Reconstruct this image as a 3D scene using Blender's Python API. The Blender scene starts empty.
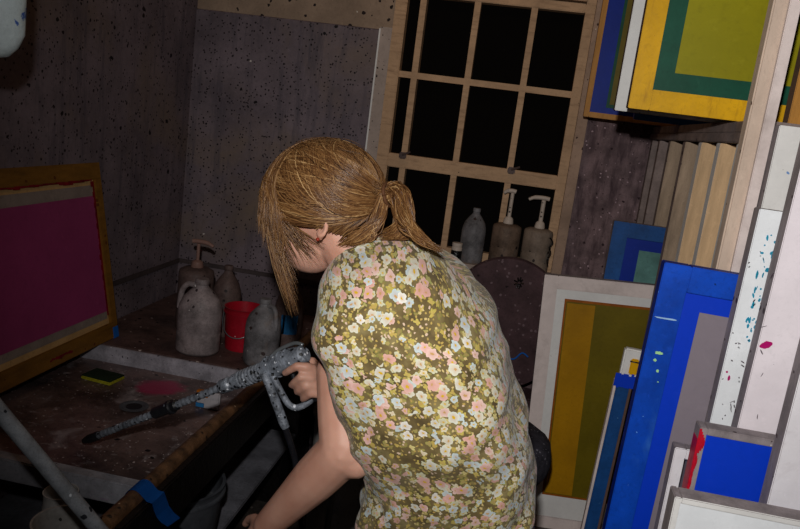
import bpy, bmesh, math, random
from mathutils import Vector, Matrix, noise
random.seed(7)
PI=math.pi
C=bpy.context.scene.collection
V=Vector
# ---------------------------------------------------------------- camera frame (built first, used to read distances off the photo)
F=740.0
vy=V((129,129.5,-F)).normalized()
up=V((.13,.9915,145.2/F)); up=(up-vy*up.dot(vy)).normalized()
vx=vy.cross(up)
R3=Matrix((vx,vy,up))
CAM=V((0,0,1.55))
def W(px,py,Y):
    d=R3@V((px-400,264.5-py,-F)); return CAM+d*(Y/d.y)
def WZ(px,py,Z):
    d=R3@V((px-400,264.5-py,-F)); return CAM+d*((Z-CAM.z)/d.z)
cd=bpy.data.cameras.new('camera'); cam=bpy.data.objects.new('camera',cd); C.objects.link(cam)
cd.sensor_width=36; cd.lens=F/800*36; cd.clip_start=.02
cam.matrix_world=Matrix.Translation(CAM)@R3.to_4x4()
bpy.context.scene.camera=cam
# ---------------------------------------------------------------- materials
def srgb(c):
    if isinstance(c,str): c=tuple(int(c[i:i+2],16)/255 for i in (0,2,4))
    return tuple((x/12.92 if x<=.04045 else ((x+.055)/1.055)**2.4) for x in c[:3])+(1,)
class NT:
    def __init__(s,name):
        s.m=bpy.data.materials.new(name); s.m.use_nodes=True; s.t=s.m.node_tree; s.n=s.t.nodes
        s.b=s.n['Principled BSDF']
    def new(s,t,**k):
        n=s.n.new(t)
        for a,b in k.items(): setattr(n,a,b)
        return n
    def link(s,a,b): s.t.links.new(a,b)
    def setin(s,sock,v):
        if hasattr(v,'is_output'): s.link(v,sock)
        elif v is not None: sock.default_value=v
    def math(s,op,a,b=None,c=None,clamp=False):
        n=s.new('ShaderNodeMath',operation=op); n.use_clamp=clamp
        s.setin(n.inputs[0],a)
        if b is not None: s.setin(n.inputs[1],b)
        if c is not None: s.setin(n.inputs[2],c)
        return n.outputs[0]
    def vmath(s,op,a,b=None):
        n=s.new('ShaderNodeVectorMath',operation=op); s.setin(n.inputs[0],a)
        if b is not None: s.setin(n.inputs[1],b)
        return n.outputs[0]
    def mix(s,f,a,b):
        n=s.new('ShaderNodeMix',data_type='RGBA'); s.setin(n.inputs[0],f); s.setin(n.inputs[6],a); s.setin(n.inputs[7],b); return n.outputs[2]
    def noise(s,vec,scale,detail=4,rough=.55,dist=0):
        n=s.new('ShaderNodeTexNoise'); s.setin(n.inputs['Vector'],vec); n.inputs['Scale'].default_value=scale
        n.inputs['Detail'].default_value=detail; n.inputs['Roughness'].default_value=rough; n.inputs['Distortion'].default_value=dist
        return n.outputs[0]
    def ramp(s,f,stops,mode='LINEAR'):
        n=s.new('ShaderNodeValToRGB'); n.color_ramp.interpolation=mode; s.setin(n.inputs[0],f)
        e=n.color_ramp.elements
        while len(e)<len(stops): e.new(.5)
        for i,(p,c) in enumerate(stops): e[i].position=p; e[i].color=c if len(c)==4 else srgb(c)
        return n.outputs[0]
    def step(s,v,a,b):
        n=s.new('ShaderNodeMapRange'); s.setin(n.inputs[0],v); n.inputs[1].default_value=a; n.inputs[2].default_value=b; return n.outputs[0]
def mat(name,base,rough=.7,metal=0,var=.25,vscale=6,specks=(),stretch=(1,1,1),bump=.15,bscale=60,grime=None,streak=None,spec=.18,patch=None):
    """base colour + value variation + paint specks [(colour, scale, size, share)]"""
    t=NT(name); b=t.b
    tc=t.new('ShaderNodeTexCoord').outputs['Object']
    mp=t.new('ShaderNodeMapping'); mp.inputs['Scale'].default_value=stretch; t.link(tc,mp.inputs[0]); v=mp.outputs[0]
    c=srgb(base)
    n=t.noise(v,vscale,6,.6)
    dk=tuple(x*(1-var*1.6) for x in c[:3])+(1,); lt=tuple(min(1,x*(1+var)) for x in c[:3])+(1,)
    col=t.ramp(n,[(.3,dk),(.7,lt)])
    fine=t.noise(v,vscale*9+30,5,.7,.3)
    dk2=tuple(x*(1-min(.85,var*1.9)) for x in c[:3])+(1,)
    col=t.mix(t.math('MULTIPLY',t.step(fine,.52,.68),.55),col,dk2)
    lt2=tuple(min(1,x*(1+var*1.3)+.01) for x in c[:3])+(1,)
    col=t.mix(t.math('MULTIPLY',t.step(t.noise(tc,vscale*5+17,6,.75,.5),.56,.7),.45),col,lt2)
    if grime:
        gc,gs,lo,hi=grime
        col=t.mix(t.step(t.noise(tc,gs,8,.7,.4),lo,hi),col,srgb(gc))
    if patch:
        for (pc,ps,lo,hi) in patch:
            col=t.mix(t.step(t.noise(t.vmath('ADD',tc,(3.1,7.7,1.3)),ps,5,.6,.6),lo,hi),col,srgb(pc))
    if streak:
        sc,ss,lo,hi,st=streak
        m2=t.new('ShaderNodeMapping'); m2.inputs['Scale'].default_value=st; t.link(tc,m2.inputs[0])
        col=t.mix(t.step(t.noise(m2.outputs[0],ss,5,.7),lo,hi),col,srgb(sc))
    for i,(sc,ss,size,share) in enumerate(specks):
        off=t.vmath('ADD',tc,(i*3.7,i*1.3,i*5.1))
        wob=t.new('ShaderNodeTexNoise'); t.link(off,wob.inputs[0]); wob.inputs['Scale'].default_value=ss*1.5
        sc2=t.new('ShaderNodeVectorMath',operation='SCALE'); t.link(wob.outputs[1],sc2.inputs[0]); sc2.inputs[3].default_value=.5/ss
        off=t.vmath('ADD',off,sc2.outputs[0])
        vo=t.new('ShaderNodeTexVoronoi'); t.link(off,vo.inputs['Vector']); vo.inputs['Scale'].default_value=ss
        sp=t.new('ShaderNodeSeparateColor'); t.link(vo.outputs['Color'],sp.inputs[0])
        sz=t.math('MULTIPLY',sp.outputs[1],size)
        near=t.math('LESS_THAN',vo.outputs['Distance'],sz)
        pick=t.math('LESS_THAN',sp.outputs[0],share)
        col=t.mix(t.math('MULTIPLY',near,pick),col,srgb(sc))
    t.link(col,b.inputs['Base Color'])
    b.inputs['Roughness'].default_value=rough; b.inputs['Metallic'].default_value=metal
    b.inputs['Specular IOR Level'].default_value=spec
    if bump:
        bn=t.new('ShaderNodeBump'); bn.inputs['Strength'].default_value=bump; bn.inputs['Distance'].default_value=.004
        t.link(t.noise(v,bscale,5,.6),bn.inputs['Height']); t.link(bn.outputs[0],b.inputs['Normal'])
    return t.m
M={}
dots_w=('c9c4c0',22,.16,.10); dots_k=('14100f',26,.30,.35); dots_y=('a88a3a',14,.12,.05)
M['booth']=mat('dirty_booth_panel','70646a',.6,var=.24,vscale=5,specks=[('1d1719',60,.38,.40),('1d1719',28,.26,.16),('161214',12,.14,.25),('2a2224',90,.4,.35),('c9c0ba',14,.075,.3),('5a1624',9,.16,.08),('a08030',13,.09,.05)],streak=('4e4850',9,.5,.75,(3,3,.35)),bump=.12,patch=[('7a6858',1.6,.5,.75)])
M['wallup']=mat('speckled_upper_wall','98826f',.8,var=.2,specks=[('2a2220',40,.30,.45),('2a2220',15,.25,.4),('d0c4b4',30,.12,.2)])
M['wallright']=mat('mottled_mauve_wall','7b6668',.8,var=.3,vscale=18,specks=[('35262a',60,.4,.5),('b49aa0',70,.25,.3)],streak=('4c3c40',14,.45,.7,(3,3,.6)))
M['strip']=mat('spattered_board','a8988e',.75,var=.15,specks=[('2a2220',60,.36,.55),('1a1412',22,.25,.4),('b09040',20,.12,.1)])
M['seam']=mat('dark_seam_trim','4a4040',.7)
M['wood_win']=mat('bare_window_wood','bd9a78',.65,var=.14,vscale=9,specks=[('3a2c22',30,.16,.18)],stretch=(1,1,1),streak=('8d6f55',12,.5,.8,(1,1,6)))
M['wood_trim']=mat('stained_window_trim','a68a76',.7,var=.2,specks=[('4a3630',40,.25,.3),('d2c0b4',25,.12,.2)])
M['sill']=mat('dirty_sill','9f8f84',.75,var=.25,specks=[('4a3c38',40,.3,.35),('d8d0cc',35,.2,.25)])
M['floor']=mat('dark_wet_floor','4a4440',.45,var=.5,vscale=14,specks=[('77706a',40,.3,.2)],bump=.4,bscale=30)
M['ceil']=mat('old_ceiling','7a7068',.9)
M['tubfloor']=mat('stained_tub_bottom','6a5652',.34,var=.45,vscale=7,specks=[('b7aaa8',60,.25,.2),('b7aaa8',120,.3,.2),('0f0b0b',40,.3,.2)],grime=('2a2324',4,.5,.7),patch=[('a39a9c',9,.55,.75),('a09698',30,.6,.75)],bump=.3,spec=.45)
M['rimtop']=mat('worn_brown_rim','6b4c33',.42,var=.5,vscale=30,specks=[('1a100b',60,.4,.4),('c0a080',70,.2,.2)],bump=.5,bscale=90,spec=.5)
M['rimside']=mat('black_tarred_side','100c0b',.32,var=.4,vscale=25,specks=[('54493f',70,.14,.10)],bump=.8,bscale=70,spec=.5)
M['ledge_top']=mat('rusty_ledge_top','5c4743',.55,var=.4,vscale=9,specks=[('b8a8a2',45,.22,.2),('1a1212',40,.3,.3)],bump=.3)
M['ledge_face']=mat('paint_crusted_ledge','a5a0a8',.55,var=.35,vscale=14,specks=[('2e2a33',50,.35,.4),('d5d2da',40,.25,.25)],bump=.4)
M['lip']=mat('grey_lip_purple_stain','98979e',.5,var=.3,vscale=12,patch=[('8a4f86',7,.58,.66)],specks=[('2f2c30',60,.3,.3)],bump=.25)
M['pink_stain']=mat('magenta_ink_stain','a8315c',.4,var=.35,vscale=14,bump=.2)
M['metal']=mat('scratched_metal','85898c',.35,.6,var=.25,specks=[('2c2c2e',50,.3,.3)],spec=.5)
M['gunmetal']=mat('chalky_gun_plastic','7f858f',.42,.1,var=.45,vscale=50,specks=[('0c0d10',110,.5,.55),('e4e8f0',100,.35,.45)],bump=.8,bscale=120,spec=.5)
M['gundark']=mat('black_gun_parts','1b1c20',.4,0,var=.3,specks=[('7d828c',90,.3,.25)],bump=.4,spec=.5)
M['hose']=mat('black_rubber_hose','1c1c20',.15,bump=.02,spec=.9)
M['jug']=mat('grimy_translucent_jug','8a7e7e',.5,var=.38,vscale=18,specks=[('c8c0bc',40,.18,.2),('352c2e',45,.28,.35)],grime=('5e4f4b',9,.5,.75))
M['jugdark']=mat('brown_dirty_jug','5d4c48',.55,var=.4,vscale=18,specks=[('a99a92',45,.15,.2),('241b1b',45,.3,.4)])
M['juggrey']=mat('grey_dirty_jug','716e70',.5,var=.4,vscale=18,specks=[('aaa6a2',45,.15,.25),('3a2e2c',40,.28,.35)],grime=('6e5848',8,.52,.72))
M['can']=mat('brown_dirty_container','705c4e',.6,var=.4,vscale=14,specks=[('2b211d',45,.28,.35),('a89a8c',45,.14,.2)],grime=('54504c',7,.5,.7))
M['can2']=mat('tan_dirty_container','857466',.6,var=.3,vscale=14,specks=[('2b211d',45,.28,.35)],grime=('4f5a5a',7,.5,.7))
M['pump']=mat('dirty_white_pump','c4b4a6',.45,var=.15,specks=[('4c4038',60,.25,.2)])
M['pumpb']=mat('brown_pump_head','8c6c62',.5,var=.2)
M['red']=mat('red_bucket_plastic','a01224',.3,var=.2,specks=[('e0b0b0',40,.12,.15)],bump=.03,spec=.5)
M['pinkpaint']=mat('pale_pink_residue','b58088',.6,var=.3)
M['cup']=mat('cloudy_plastic_tub','b4b0ac',.4,var=.25,specks=[('4a4644',60,.22,.3)])
M['bucket']=mat('dark_grey_bucket','55585e',.35,.1,var=.3,specks=[('8a8d90',40,.2,.15)],spec=.5)
M['lowshelf']=mat('grey_lower_shelf','808088',.5,var=.35,vscale=9,specks=[('a0a0a4',50,.16,.16)],streak=('7a7a80',30,.62,.72,(1,4,1)),bump=.2)
M['disc']=mat('crusted_purple_disc','4e3a3d',.75,var=.3,vscale=12,specks=[('6f5c60',70,.35,.4),('221518',45,.3,.35)],bump=.5,bscale=50)
M['spongey']=mat('yellow_sponge','a8a024',.9,bump=.6,bscale=200)
M['spongeg']=mat('green_scour_pad','20301c',.9,bump=.8,bscale=250,var=.3)
M['tape']=mat('blue_masking_tape','1661b8',.6,var=.1,bump=.1)
M['ochre']=mat('ochre_stained_frame','7d561e',.6,var=.22,vscale=9,stretch=(4,1,4),specks=[('5a3010',40,.25,.25)])
M['redink']=mat('dried_red_ink','7c0f1c',.5,var=.4,vscale=20)
M['magmesh']=mat('magenta_coated_mesh','963a6a',.5,var=.12,vscale=2.5,bump=.02)
M['greyborder']=mat('cloudy_mesh_border','8d8078',.6,var=.2,vscale=6)
M['cream']=mat('cream_mesh_border','c09a66',.6,var=.2,vscale=6)
M['skin']=None
M['jean']=mat('dark_trousers','23252c',.85,var=.2)
M['white']=mat('white_frame_paint','e6e2e6',.6,var=.07,vscale=9,specks=[('8a7f86',34,.12,.14),('4a4248',30,.1,.08)],bump=.08,grime=('b2a8ac',7,.5,.8))
M['whitepink']=mat('pinkish_white_frame','dccdc8',.6,var=.08,vscale=9,specks=[('7a5c62',34,.16,.2),('3a3034',30,.1,.1)],grime=('a89a94',7,.5,.8),bump=.08)
M['whiteteal']=mat('white_frame_with_teal_ink','e8ebee',.55,var=.06,vscale=9,specks=[('1b8fae',42,.24,.10),('8d7f86',34,.10,.12),('b0186a',13,.14,.08)],bump=.08)
M['whitemag']=mat('white_frame_with_magenta_ink','e8dfe4',.55,var=.06,vscale=9,specks=[('b0186a',9,.17,.12),('7d6f78',38,.12,.15)],bump=.08)
M['side']=mat('grey_wood_side','958b8c',.75,var=.25,vscale=20,specks=[('4a3c40',50,.3,.3),('b8adb0',40,.2,.2)],stretch=(1,1,.3))
M['side2']=mat('brown_wood_side','8a6a52',.75,var=.25,vscale=20)
M['blue']=mat('royal_blue_frame_paint','0846b8',.45,var=.22,vscale=8,specks=[('5f8fd8',42,.18,.3),('cfe6f0',24,.13,.12),('052c70',30,.25,.3)],bump=.1,spec=.2,patch=[('2f66b8',5,.58,.75)])
M['bluef']=mat('flat_blue_coating','0438c4',.5,var=.06,vscale=3,bump=.03)
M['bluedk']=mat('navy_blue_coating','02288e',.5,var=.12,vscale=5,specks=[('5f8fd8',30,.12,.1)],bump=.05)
M['bluedull']=mat('worn_blue_frame','1a4a86',.5,var=.25,vscale=10,specks=[('6a94b8',38,.2,.3)],bump=.1)
M['greymesh']=mat('grey_mesh_window','867c84',.6,var=.05,vscale=3,bump=.02)
M['greenblock']=mat('grey_green_block','5e8a84',.6,var=.25,vscale=10)
M['yellow']=mat('yellow_stained_frame','dca600',.5,var=.16,vscale=7,specks=[('8a5c06',34,.22,.25),('efd46a',30,.15,.15)],streak=('a87806',10,.55,.8,(5,5,1)),bump=.1)
M['dkgreen']=mat('dark_green_emulsion','0e4c38',.5,var=.2,vscale=6,specks=[('7ab090',34,.10,.12)],bump=.05)
M['olive']=mat('olive_yellow_mesh','928a00',.5,var=.13,vscale=2.5,bump=.02)
M['olived']=mat('dark_olive_mesh','6b5c0c',.5,var=.16,vscale=5,bump=.05)
M['amber']=mat('amber_emulsion','a87806',.5,var=.15,vscale=6,bump=.05)
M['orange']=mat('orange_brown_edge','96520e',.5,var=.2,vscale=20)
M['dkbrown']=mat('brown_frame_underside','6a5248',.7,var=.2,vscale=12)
M['orangewood']=mat('varnished_orange_wood','b8813a',.5,var=.18,vscale=8,stretch=(5,5,.8),specks=[('6a4010',20,.14,.2)])
M['offwhite']=mat('spotted_off_white_frame','e0dedb',.6,var=.07,specks=[('6f90c0',24,.2,.12),('8a8680',40,.14,.2)])
M['tanwood']=mat('raw_pine_edge','d0ad84',.65,var=.16,vscale=10,stretch=(4,4,.6),specks=[('5a4432',34,.16,.2)])
M['tangold']=mat('golden_pine_edge','d8ae6c',.6,var=.16,vscale=10,stretch=(4,4,.6),specks=[('5a4432',34,.12,.12)])
M['greywood']=mat('weathered_grey_wood','a28c76',.7,var=.22,vscale=12,stretch=(3,3,.6),specks=[('3a2e28',34,.2,.25)])
M['post']=mat('spattered_rack_post','ccb6a4',.65,var=.14,vscale=9,stretch=(2,2,.6),specks=[('4a3830',40,.16,.25),('8a2840',36,.14,.08)])
M['rackrail']=mat('spattered_grey_rail','8d7d78',.7,var=.25,vscale=14,specks=[('3a2c30',40,.28,.35)])
M['rag']=mat('paint_stained_white_plastic','b9c4c6',.5,var=.12,vscale=20,patch=[('3c5a9c',26,.62,.66)],bump=.6,bscale=40)
M['labelw']=mat('torn_white_label','b9b4b8',.6)
M['labelb']=mat('blue_label','2e7cb8',.6)
M['labelo']=mat('orange_label','b86a1c',.6)
M['labelg']=mat('green_label','3f8c50',.6)
M['stoolk']=mat('dark_knit_cushion','34323a',.9,var=.35,vscale=50,specks=[('77757e',120,.35,.35)],bump=.8,bscale=180)
M['blackm']=mat('black_metal','0d0d10',.4,.3)
M['cord']=mat('grey_cord','5b5854',.8)
M['earring']=mat('red_enamel','8c3020',.3)
M['eye']=mat('eye_white','d8d4d0',.2,bump=0)
M['hairtie']=mat('brown_elastic','5a3a24',.7)
M['lipm']=mat('lip_colour','a86058',.5,bump=0)
M['nail']=mat('pale_nail','c9a090',.3,bump=0)
# skin
t=NT('pale_skin'); tc=t.new('ShaderNodeTexCoord').outputs['Object']
t.link(t.ramp(t.noise(tc,14,4,.5),[(.3,srgb('b2806c')),(.7,srgb('c89a86'))]),t.b.inputs['Base Color'])
t.b.inputs['Roughness'].default_value=.5; t.b.inputs['Specular IOR Level'].default_value=.35
t.b.inputs['Subsurface Weight'].default_value=.12; t.b.inputs['Subsurface Radius'].default_value=(.02,.008,.004); t.b.inputs['Subsurface Scale'].default_value=.4
bn=t.new('ShaderNodeBump'); bn.inputs['Strength'].default_value=.06; bn.inputs['Distance'].default_value=.002
t.link(t.noise(tc,350,3),bn.inputs['Height']); t.link(bn.outputs[0],t.b.inputs['Normal']); M['skin']=t.m
# hair
t=NT('light_brown_hair'); uv=t.new('ShaderNodeUVMap').outputs[0]
sx=t.new('ShaderNodeSeparateXYZ'); t.link(uv,sx.inputs[0])
cx=t.new('ShaderNodeCombineXYZ'); t.link(t.math('MULTIPLY',sx.outputs[0],40),cx.inputs[0]); t.link(t.math('MULTIPLY',sx.outputs[1],1.2),cx.inputs[1])
n=t.noise(cx.outputs[0],1.0,4,.6)
hc=t.ramp(n,[(.34,srgb('2a190d')),(.47,srgb('593a20')),(.57,srgb('7f5c36')),(.72,srgb('b8986a'))])
t.link(hc,t.b.inputs['Base Color']); t.b.inputs['Roughness'].default_value=.38; t.b.inputs['Specular IOR Level'].default_value=.3
M['hair']=t.m
# night glass
t=NT('grimy_window_glass'); tc=t.new('ShaderNodeTexCoord').outputs['Object']
t.b.inputs['Base Color'].default_value=(.012,.010,.009,1); t.b.inputs['Roughness'].default_value=.5; t.b.inputs['Transmission Weight'].default_value=.6; t.b.inputs['Specular IOR Level'].default_value=0; t.b.inputs['IOR'].default_value=1.02
vo=t.new('ShaderNodeTexVoronoi'); t.link(tc,vo.inputs['Vector']); vo.inputs['Scale'].default_value=70
sp=t.new('ShaderNodeSeparateColor'); t.link(vo.outputs['Color'],sp.inputs[0])
k=t.math('MULTIPLY',t.math('LESS_THAN',vo.outputs['Distance'],t.math('MULTIPLY',sp.outputs[1],.24)),t.math('LESS_THAN',sp.outputs[0],.22))
dm=t.step(t.noise(tc,4,3),.42,.6)
t.link(t.mix(t.math('MULTIPLY',k,dm),(.012,.010,.009,1),srgb('6a6e70')),t.b.inputs['Base Color'])
M['glass']=t.m
# clear film of cloudy sheet on screens uses plain mats above. Floral print:
t=NT('floral_print_fabric'); uv=t.new('ShaderNodeUVMap').outputs[0]
uv0=uv
nd=t.new('ShaderNodeTexNoise'); t.link(uv,nd.inputs[0]); nd.inputs['Scale'].default_value=90; nd.inputs['Detail'].default_value=2
ns_=t.new('ShaderNodeVectorMath',operation='SCALE'); t.link(t.vmath('SUBTRACT',nd.outputs[1],(.5,.5,.5)),ns_.inputs[0]); ns_.inputs[3].default_value=.009
uv=t.vmath('ADD',uv,ns_.outputs[0])
base=t.ramp(t.noise(uv,22,4,.6),[(.32,srgb('4f4228')),(.5,srgb('6c5c38')),(.68,srgb('887a50'))])
bign=t.noise(uv,5.5,2,.5)
def flower(col,scale,R,share,stops,np_=5,off=(0,0,0),ctr='c8a01e',dens=None,pet=.28,jit=1.0):
    vec=t.vmath('ADD',uv,off)
    vo=t.new('ShaderNodeTexVoronoi',voronoi_dimensions='2D'); t.link(vec,vo.inputs['Vector']); vo.inputs['Scale'].default_value=scale; vo.inputs['Randomness'].default_value=jit
    d=t.vmath('SUBTRACT',vec,vo.outputs['Position'])
    s=t.new('ShaderNodeSeparateXYZ'); t.link(d,s.inputs[0])
    sp=t.new('ShaderNodeSeparateColor'); t.link(vo.outputs['Color'],sp.inputs[0])
    ang=t.math('ADD',t.math('ARCTAN2',s.outputs[1],s.outputs[0]),t.math('MULTIPLY',sp.outputs[2],6.28))
    rr=t.math('ADD',1-pet,t.math('MULTIPLY',t.math('ABSOLUTE',t.math('COSINE',t.math('MULTIPLY',ang,np_/2))),pet))
    rad=t.math('MULTIPLY',rr,t.math('MULTIPLY_ADD',sp.outputs[1],R*.35,R*.65))
    m=t.math('LESS_THAN',vo.outputs['Distance'],rad)
    sh=t.math('LESS_THAN',sp.outputs[0],share if dens is None else t.math('MULTIPLY',dens,share))
    m=t.math('MULTIPLY',m,sh)
    fc=t.ramp(sp.outputs[2],stops,'CONSTANT')
    # darker lines between petals, and centre
    ed=t.step(t.math('DIVIDE',vo.outputs['Distance'],rad),.35,1.0)
    fc=t.mix(t.math('MULTIPLY',t.math('SUBTRACT',1.0,ed),.35),fc,srgb('b07c62'))
    if ctr:
        cm=t.math('LESS_THAN',vo.outputs['Distance'],t.math('MULTIPLY',rad,.24)); fc=t.mix(cm,fc,srgb(ctr))
    return t.mix(m,col,fc)
dens=t.step(bign,.36,.54)
inv=t.math('SUBTRACT',1.15,dens)
c=flower(base,80,.45,.70,[(0,'7c7c3a'),(.35,'96924c'),(.65,'b2a24a'),(.85,'625e34')],3,ctr=None,pet=.5)
c=flower(c,150,.34,.65,[(0,'b09a4a'),(.4,'c9b878'),(.7,'d2bca4'),(.88,'a08e44')],5,(.31,.7,0),None)
c=flower(c,80,.47,.70,[(0,'b8ac50'),(.4,'c9c27c'),(.7,'989e58'),(.85,'d5ceb0')],4,(1.31,.27,0),None,dens=dens,pet=.5)
c=flower(c,66,.46,.80,[(0,'c4c8a8'),(.4,'d0aca0'),(.62,'bccdca'),(.82,'d8d2b4')],5,(2.11,.57,0),dens=dens)
c=flower(c,46,.45,.80,[(0,'cccdba'),(.35,'d2a498'),(.6,'b8cacc'),(.82,'dcbcb2')],5,(.77,.17,0),dens=dens,ctr='b8905a')
c=flower(c,38,.42,.50,[(0,'ccd0c2'),(.4,'d4aaa0'),(.7,'c0d0d2')],5,(4.77,2.17,0),dens=dens)
c=flower(c,44,.40,.12,[(0,'dcdcd2'),(.45,'d8b0a8'),(.75,'c0d2d4')],5,(7.77,3.17,0))
t.link(c,t.b.inputs['Base Color']); t.b.inputs['Roughness'].default_value=.75; t.b.inputs['Specular IOR Level'].default_value=.2
t.b.inputs['Sheen Weight'].default_value=.1
M['floral']=t.m
# wood wash floor etc done
# ---------------------------------------------------------------- geometry helpers
def box(bm,a,b,bev=0):
    a=V(a); b=V(b); r=bmesh.ops.create_cube(bm,size=1)
    for v in r['verts']:
        v.co=V(((a.x+b.x)/2+v.co.x*(b.x-a.x),(a.y+b.y)/2+v.co.y*(b.y-a.y),(a.z+b.z)/2+v.co.z*(b.z-a.z)))
    if bev:
        es=list({e for v in r['verts'] for e in v.link_edges})
        bmesh.ops.bevel(bm,geom=es,offset=bev,segments=2,affect='EDGES')
def tube(bm,pts,rads,seg=12,close=True,uvl=None):
    pts=[V(p) for p in pts]
    if not hasattr(rads,'__len__'): rads=[rads]*len(pts)
    rings=[]; prev=None
    for i,p in enumerate(pts):
        d=(pts[min(i+1,len(pts)-1)]-pts[max(i-1,0)]).normalized()
        if prev is None:
            a=d.orthogonal().normalized()
        else:
            a=(prev-d*prev.dot(d)).normalized()
        prev=a; b=d.cross(a)
        rings.append([bm.verts.new(p+(a*math.cos(2*PI*k/seg)+b*math.sin(2*PI*k/seg))*rads[i]) for k in range(seg)])
    for i in range(len(rings)-1):
        for k in range(seg):
            bm.faces.new((rings[i][k],rings[i][(k+1)%seg],rings[i+1][(k+1)%seg],rings[i+1][k]))
    if close:
        bm.faces.new(rings[0][::-1]); bm.faces.new(rings[-1])
def smooth(pts,n=6):
    pts=[V(p) for p in pts]; out=[]
    for i in range(len(pts)-1):
        p0=pts[max(i-1,0)];p1=pts[i];p2=pts[i+1];p3=pts[min(i+2,len(pts)-1)]
        for k in range(n):
            s=k/n; out.append(.5*((2*p1)+(p2-p0)*s+(2*p0-5*p1+4*p2-p3)*s*s+(3*p1-p0-3*p2+p3)*s**3))
    out.append(pts[-1]); return out
def lathe(bm,prof,c=(0,0,0),seg=32,ell=1.0):
    c=V(c); rings=[]
    for r,z in prof:
        rings.append([bm.verts.new(c+V((r*math.cos(2*PI*k/seg),r*ell*math.sin(2*PI*k/seg),z))) for k in range(seg)])
    for i in range(len(rings)-1):
        for k in range(seg): bm.faces.new((rings[i][k],rings[i][(k+1)%seg],rings[i+1][(k+1)%seg],rings[i+1][k]))
    bm.faces.new(rings[0][::-1]); bm.faces.new(rings[-1])
def mesh(name,bm,m,parent=None,sm=False,rel=True):
    """link bm as one object; geometry given in world space is made relative to its root when rel"""
    bmesh.ops.recalc_face_normals(bm,faces=bm.faces[:])
    me=bpy.data.meshes.new(name); bm.to_mesh(me); bm.free()
    if sm:
        for p in me.polygons: p.use_smooth=True
    for k in (m if isinstance(m,(list,tuple)) else [m]): me.materials.append(k)
    o=bpy.data.objects.new(name,me); C.objects.link(o)
    if parent:
        o.parent=parent
        if rel:
            r=parent
            while r.parent: r=r.parent
            me.transform(Matrix.Translation(-r.location))
    return o
def autosmooth(o,ang=40):
    me=o.data
    for p in me.polygons: p.use_smooth=True
    try: me.set_sharp_from_angle(angle=math.radians(ang))
    except Exception: pass
    return o
def thing(name,label,cat,loc=(0,0,0),group=None,rot=(0,0,0)):
    o=bpy.data.objects.new(name,None); C.objects.link(o); o.location=loc; o.rotation_euler=rot
    o['label']=label; o['category']=cat; o.empty_display_size=.05
    if group: o['group']=group
    return o
def tag(o,label,cat,group=None,kind=None):
    o['label']=label; o['category']=cat
    if group: o['group']=group
    if kind: o['kind']=kind
    return o
def rebase(o,loc):
    loc=V(loc); o.data.transform(Matrix.Translation(-loc)); o.location=loc; return o
def struct(name,bm,m,label=None,parent=None):
    o=mesh(name,bm,m,parent)
    if not parent:
        o['kind']='structure'; o['category']='room'; o['label']=label
    return o
B=bmesh.new
def bx(a,b,bev=0):
    m=B(); box(m,a,b,bev); return m
# ---------------------------------------------------------------- room shell
XL=-1.344; YB=2.85; XR=1.35; YF=-1.4; ZC=2.6
struct('floor',bx((XL-.4,YF,-.1),(XR+.1,YB+.2,0)),M['floor'],'dark wet floor under the wash tub and rack')
struct('ceiling',bx((XL-.4,YF,ZC),(XR+.1,YB+.2,ZC+.1)),M['ceil'],'old ceiling above the washout room')
struct('wall_left',bx((XL-.15,YF,0),(XL,YB,ZC)),M['booth'],'dark grimy wall of the wash booth on the left')
struct('wall_right',bx((XR,YF,0),(XR+.1,YB,ZC)),M['wallright'],'wall on the right behind the screen rack')
struct('wall_front',bx((XL-.15,YF-.1,0),(XR+.1,YF,ZC)),M['wallup'],'wall behind the photographer')
wx0,wx1,wz0,wz1=-.56,.135,1.0,2.36
m=B()
box(m,(XL-.15,YB,0),(wx0,YB+.15,ZC)); box(m,(wx1+.02,YB,0),(XR,YB+.15,ZC)); box(m,(wx0,YB,0),(wx1+.02,YB+.15,wz0)); box(m,(wx0,YB,wz1),(wx1+.02,YB+.15,ZC))
struct('wall_back',m,M['wallright'],'mauve speckled back wall around the window')
struct('trim_1',bx((XL,YB-.012,.0),(-.612,YB-.0005,1.862)),M['booth'],'large dark panel of the wash booth splashed with specks')
struct('trim_2',bx((-.608,YB-.014,.6),(-.532,YB-.0005,1.875)),M['strip'],'pale spattered upright board between booth panel and window')
struct('trim_3',bx((XL,YB-.006,1.866),(-.532,YB-.0005,ZC-.001)),M['wallup'],'brownish speckled wall strip above the booth panel')
m=B(); box(m,(XL+.0005,YB-.02,.85),(-.62,YB-.0125,.866)); box(m,(XL+.0005,.2,.85),(XL+.008,YB-.021,.866))
struct('trim_4',m,M['seam'],'thin seam line running around the booth low on the walls')
struct('trim_5',bx((-.6115,YB-.018,.6),(-.6055,YB-.0145,1.868)),M['offwhite'],'thin pale edge strip along the spattered upright board')
# window
win=bpy.data.objects.new('window_1',None); C.objects.link(win); win.location=(-.2,YB,1.03); win['kind']='structure'; win['label']='tall divided sash window with black night panes'; win['category']='window'
def wp(name,bm,mt,par=None): return mesh(name,bm,mt,par or win)
m=B(); y0,y1=YB-.03,YB+.06
box(m,(wx0,y0,1.0),(-.515,y1,wz1),.003); box(m,(.128,y0,1.0),(.162,y1,wz1),.003)
wp('window_frame',m,M['wood_win'])
m=B(); box(m,(.163,y0-.012,1.0),(.200,YB+.0,wz1),.003)
wp('window_trim',m,M['wood_trim'])
m=B(); box(m,(-.516,y0+.002,1.364),(.129,y1-.01,1.416),.003); box(m,(-.516,y0+.002,1.998),(.129,y1-.01,2.03),.003); box(m,(-.516,y0-.012,2.036),(.129,y1-.01,2.062),.003)
box(m,(-.516,y0+.008,1.04),(.129,y1-.01,1.085),.003)
wp('sash_rail',m,M['wood_win'])
m=B()
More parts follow.
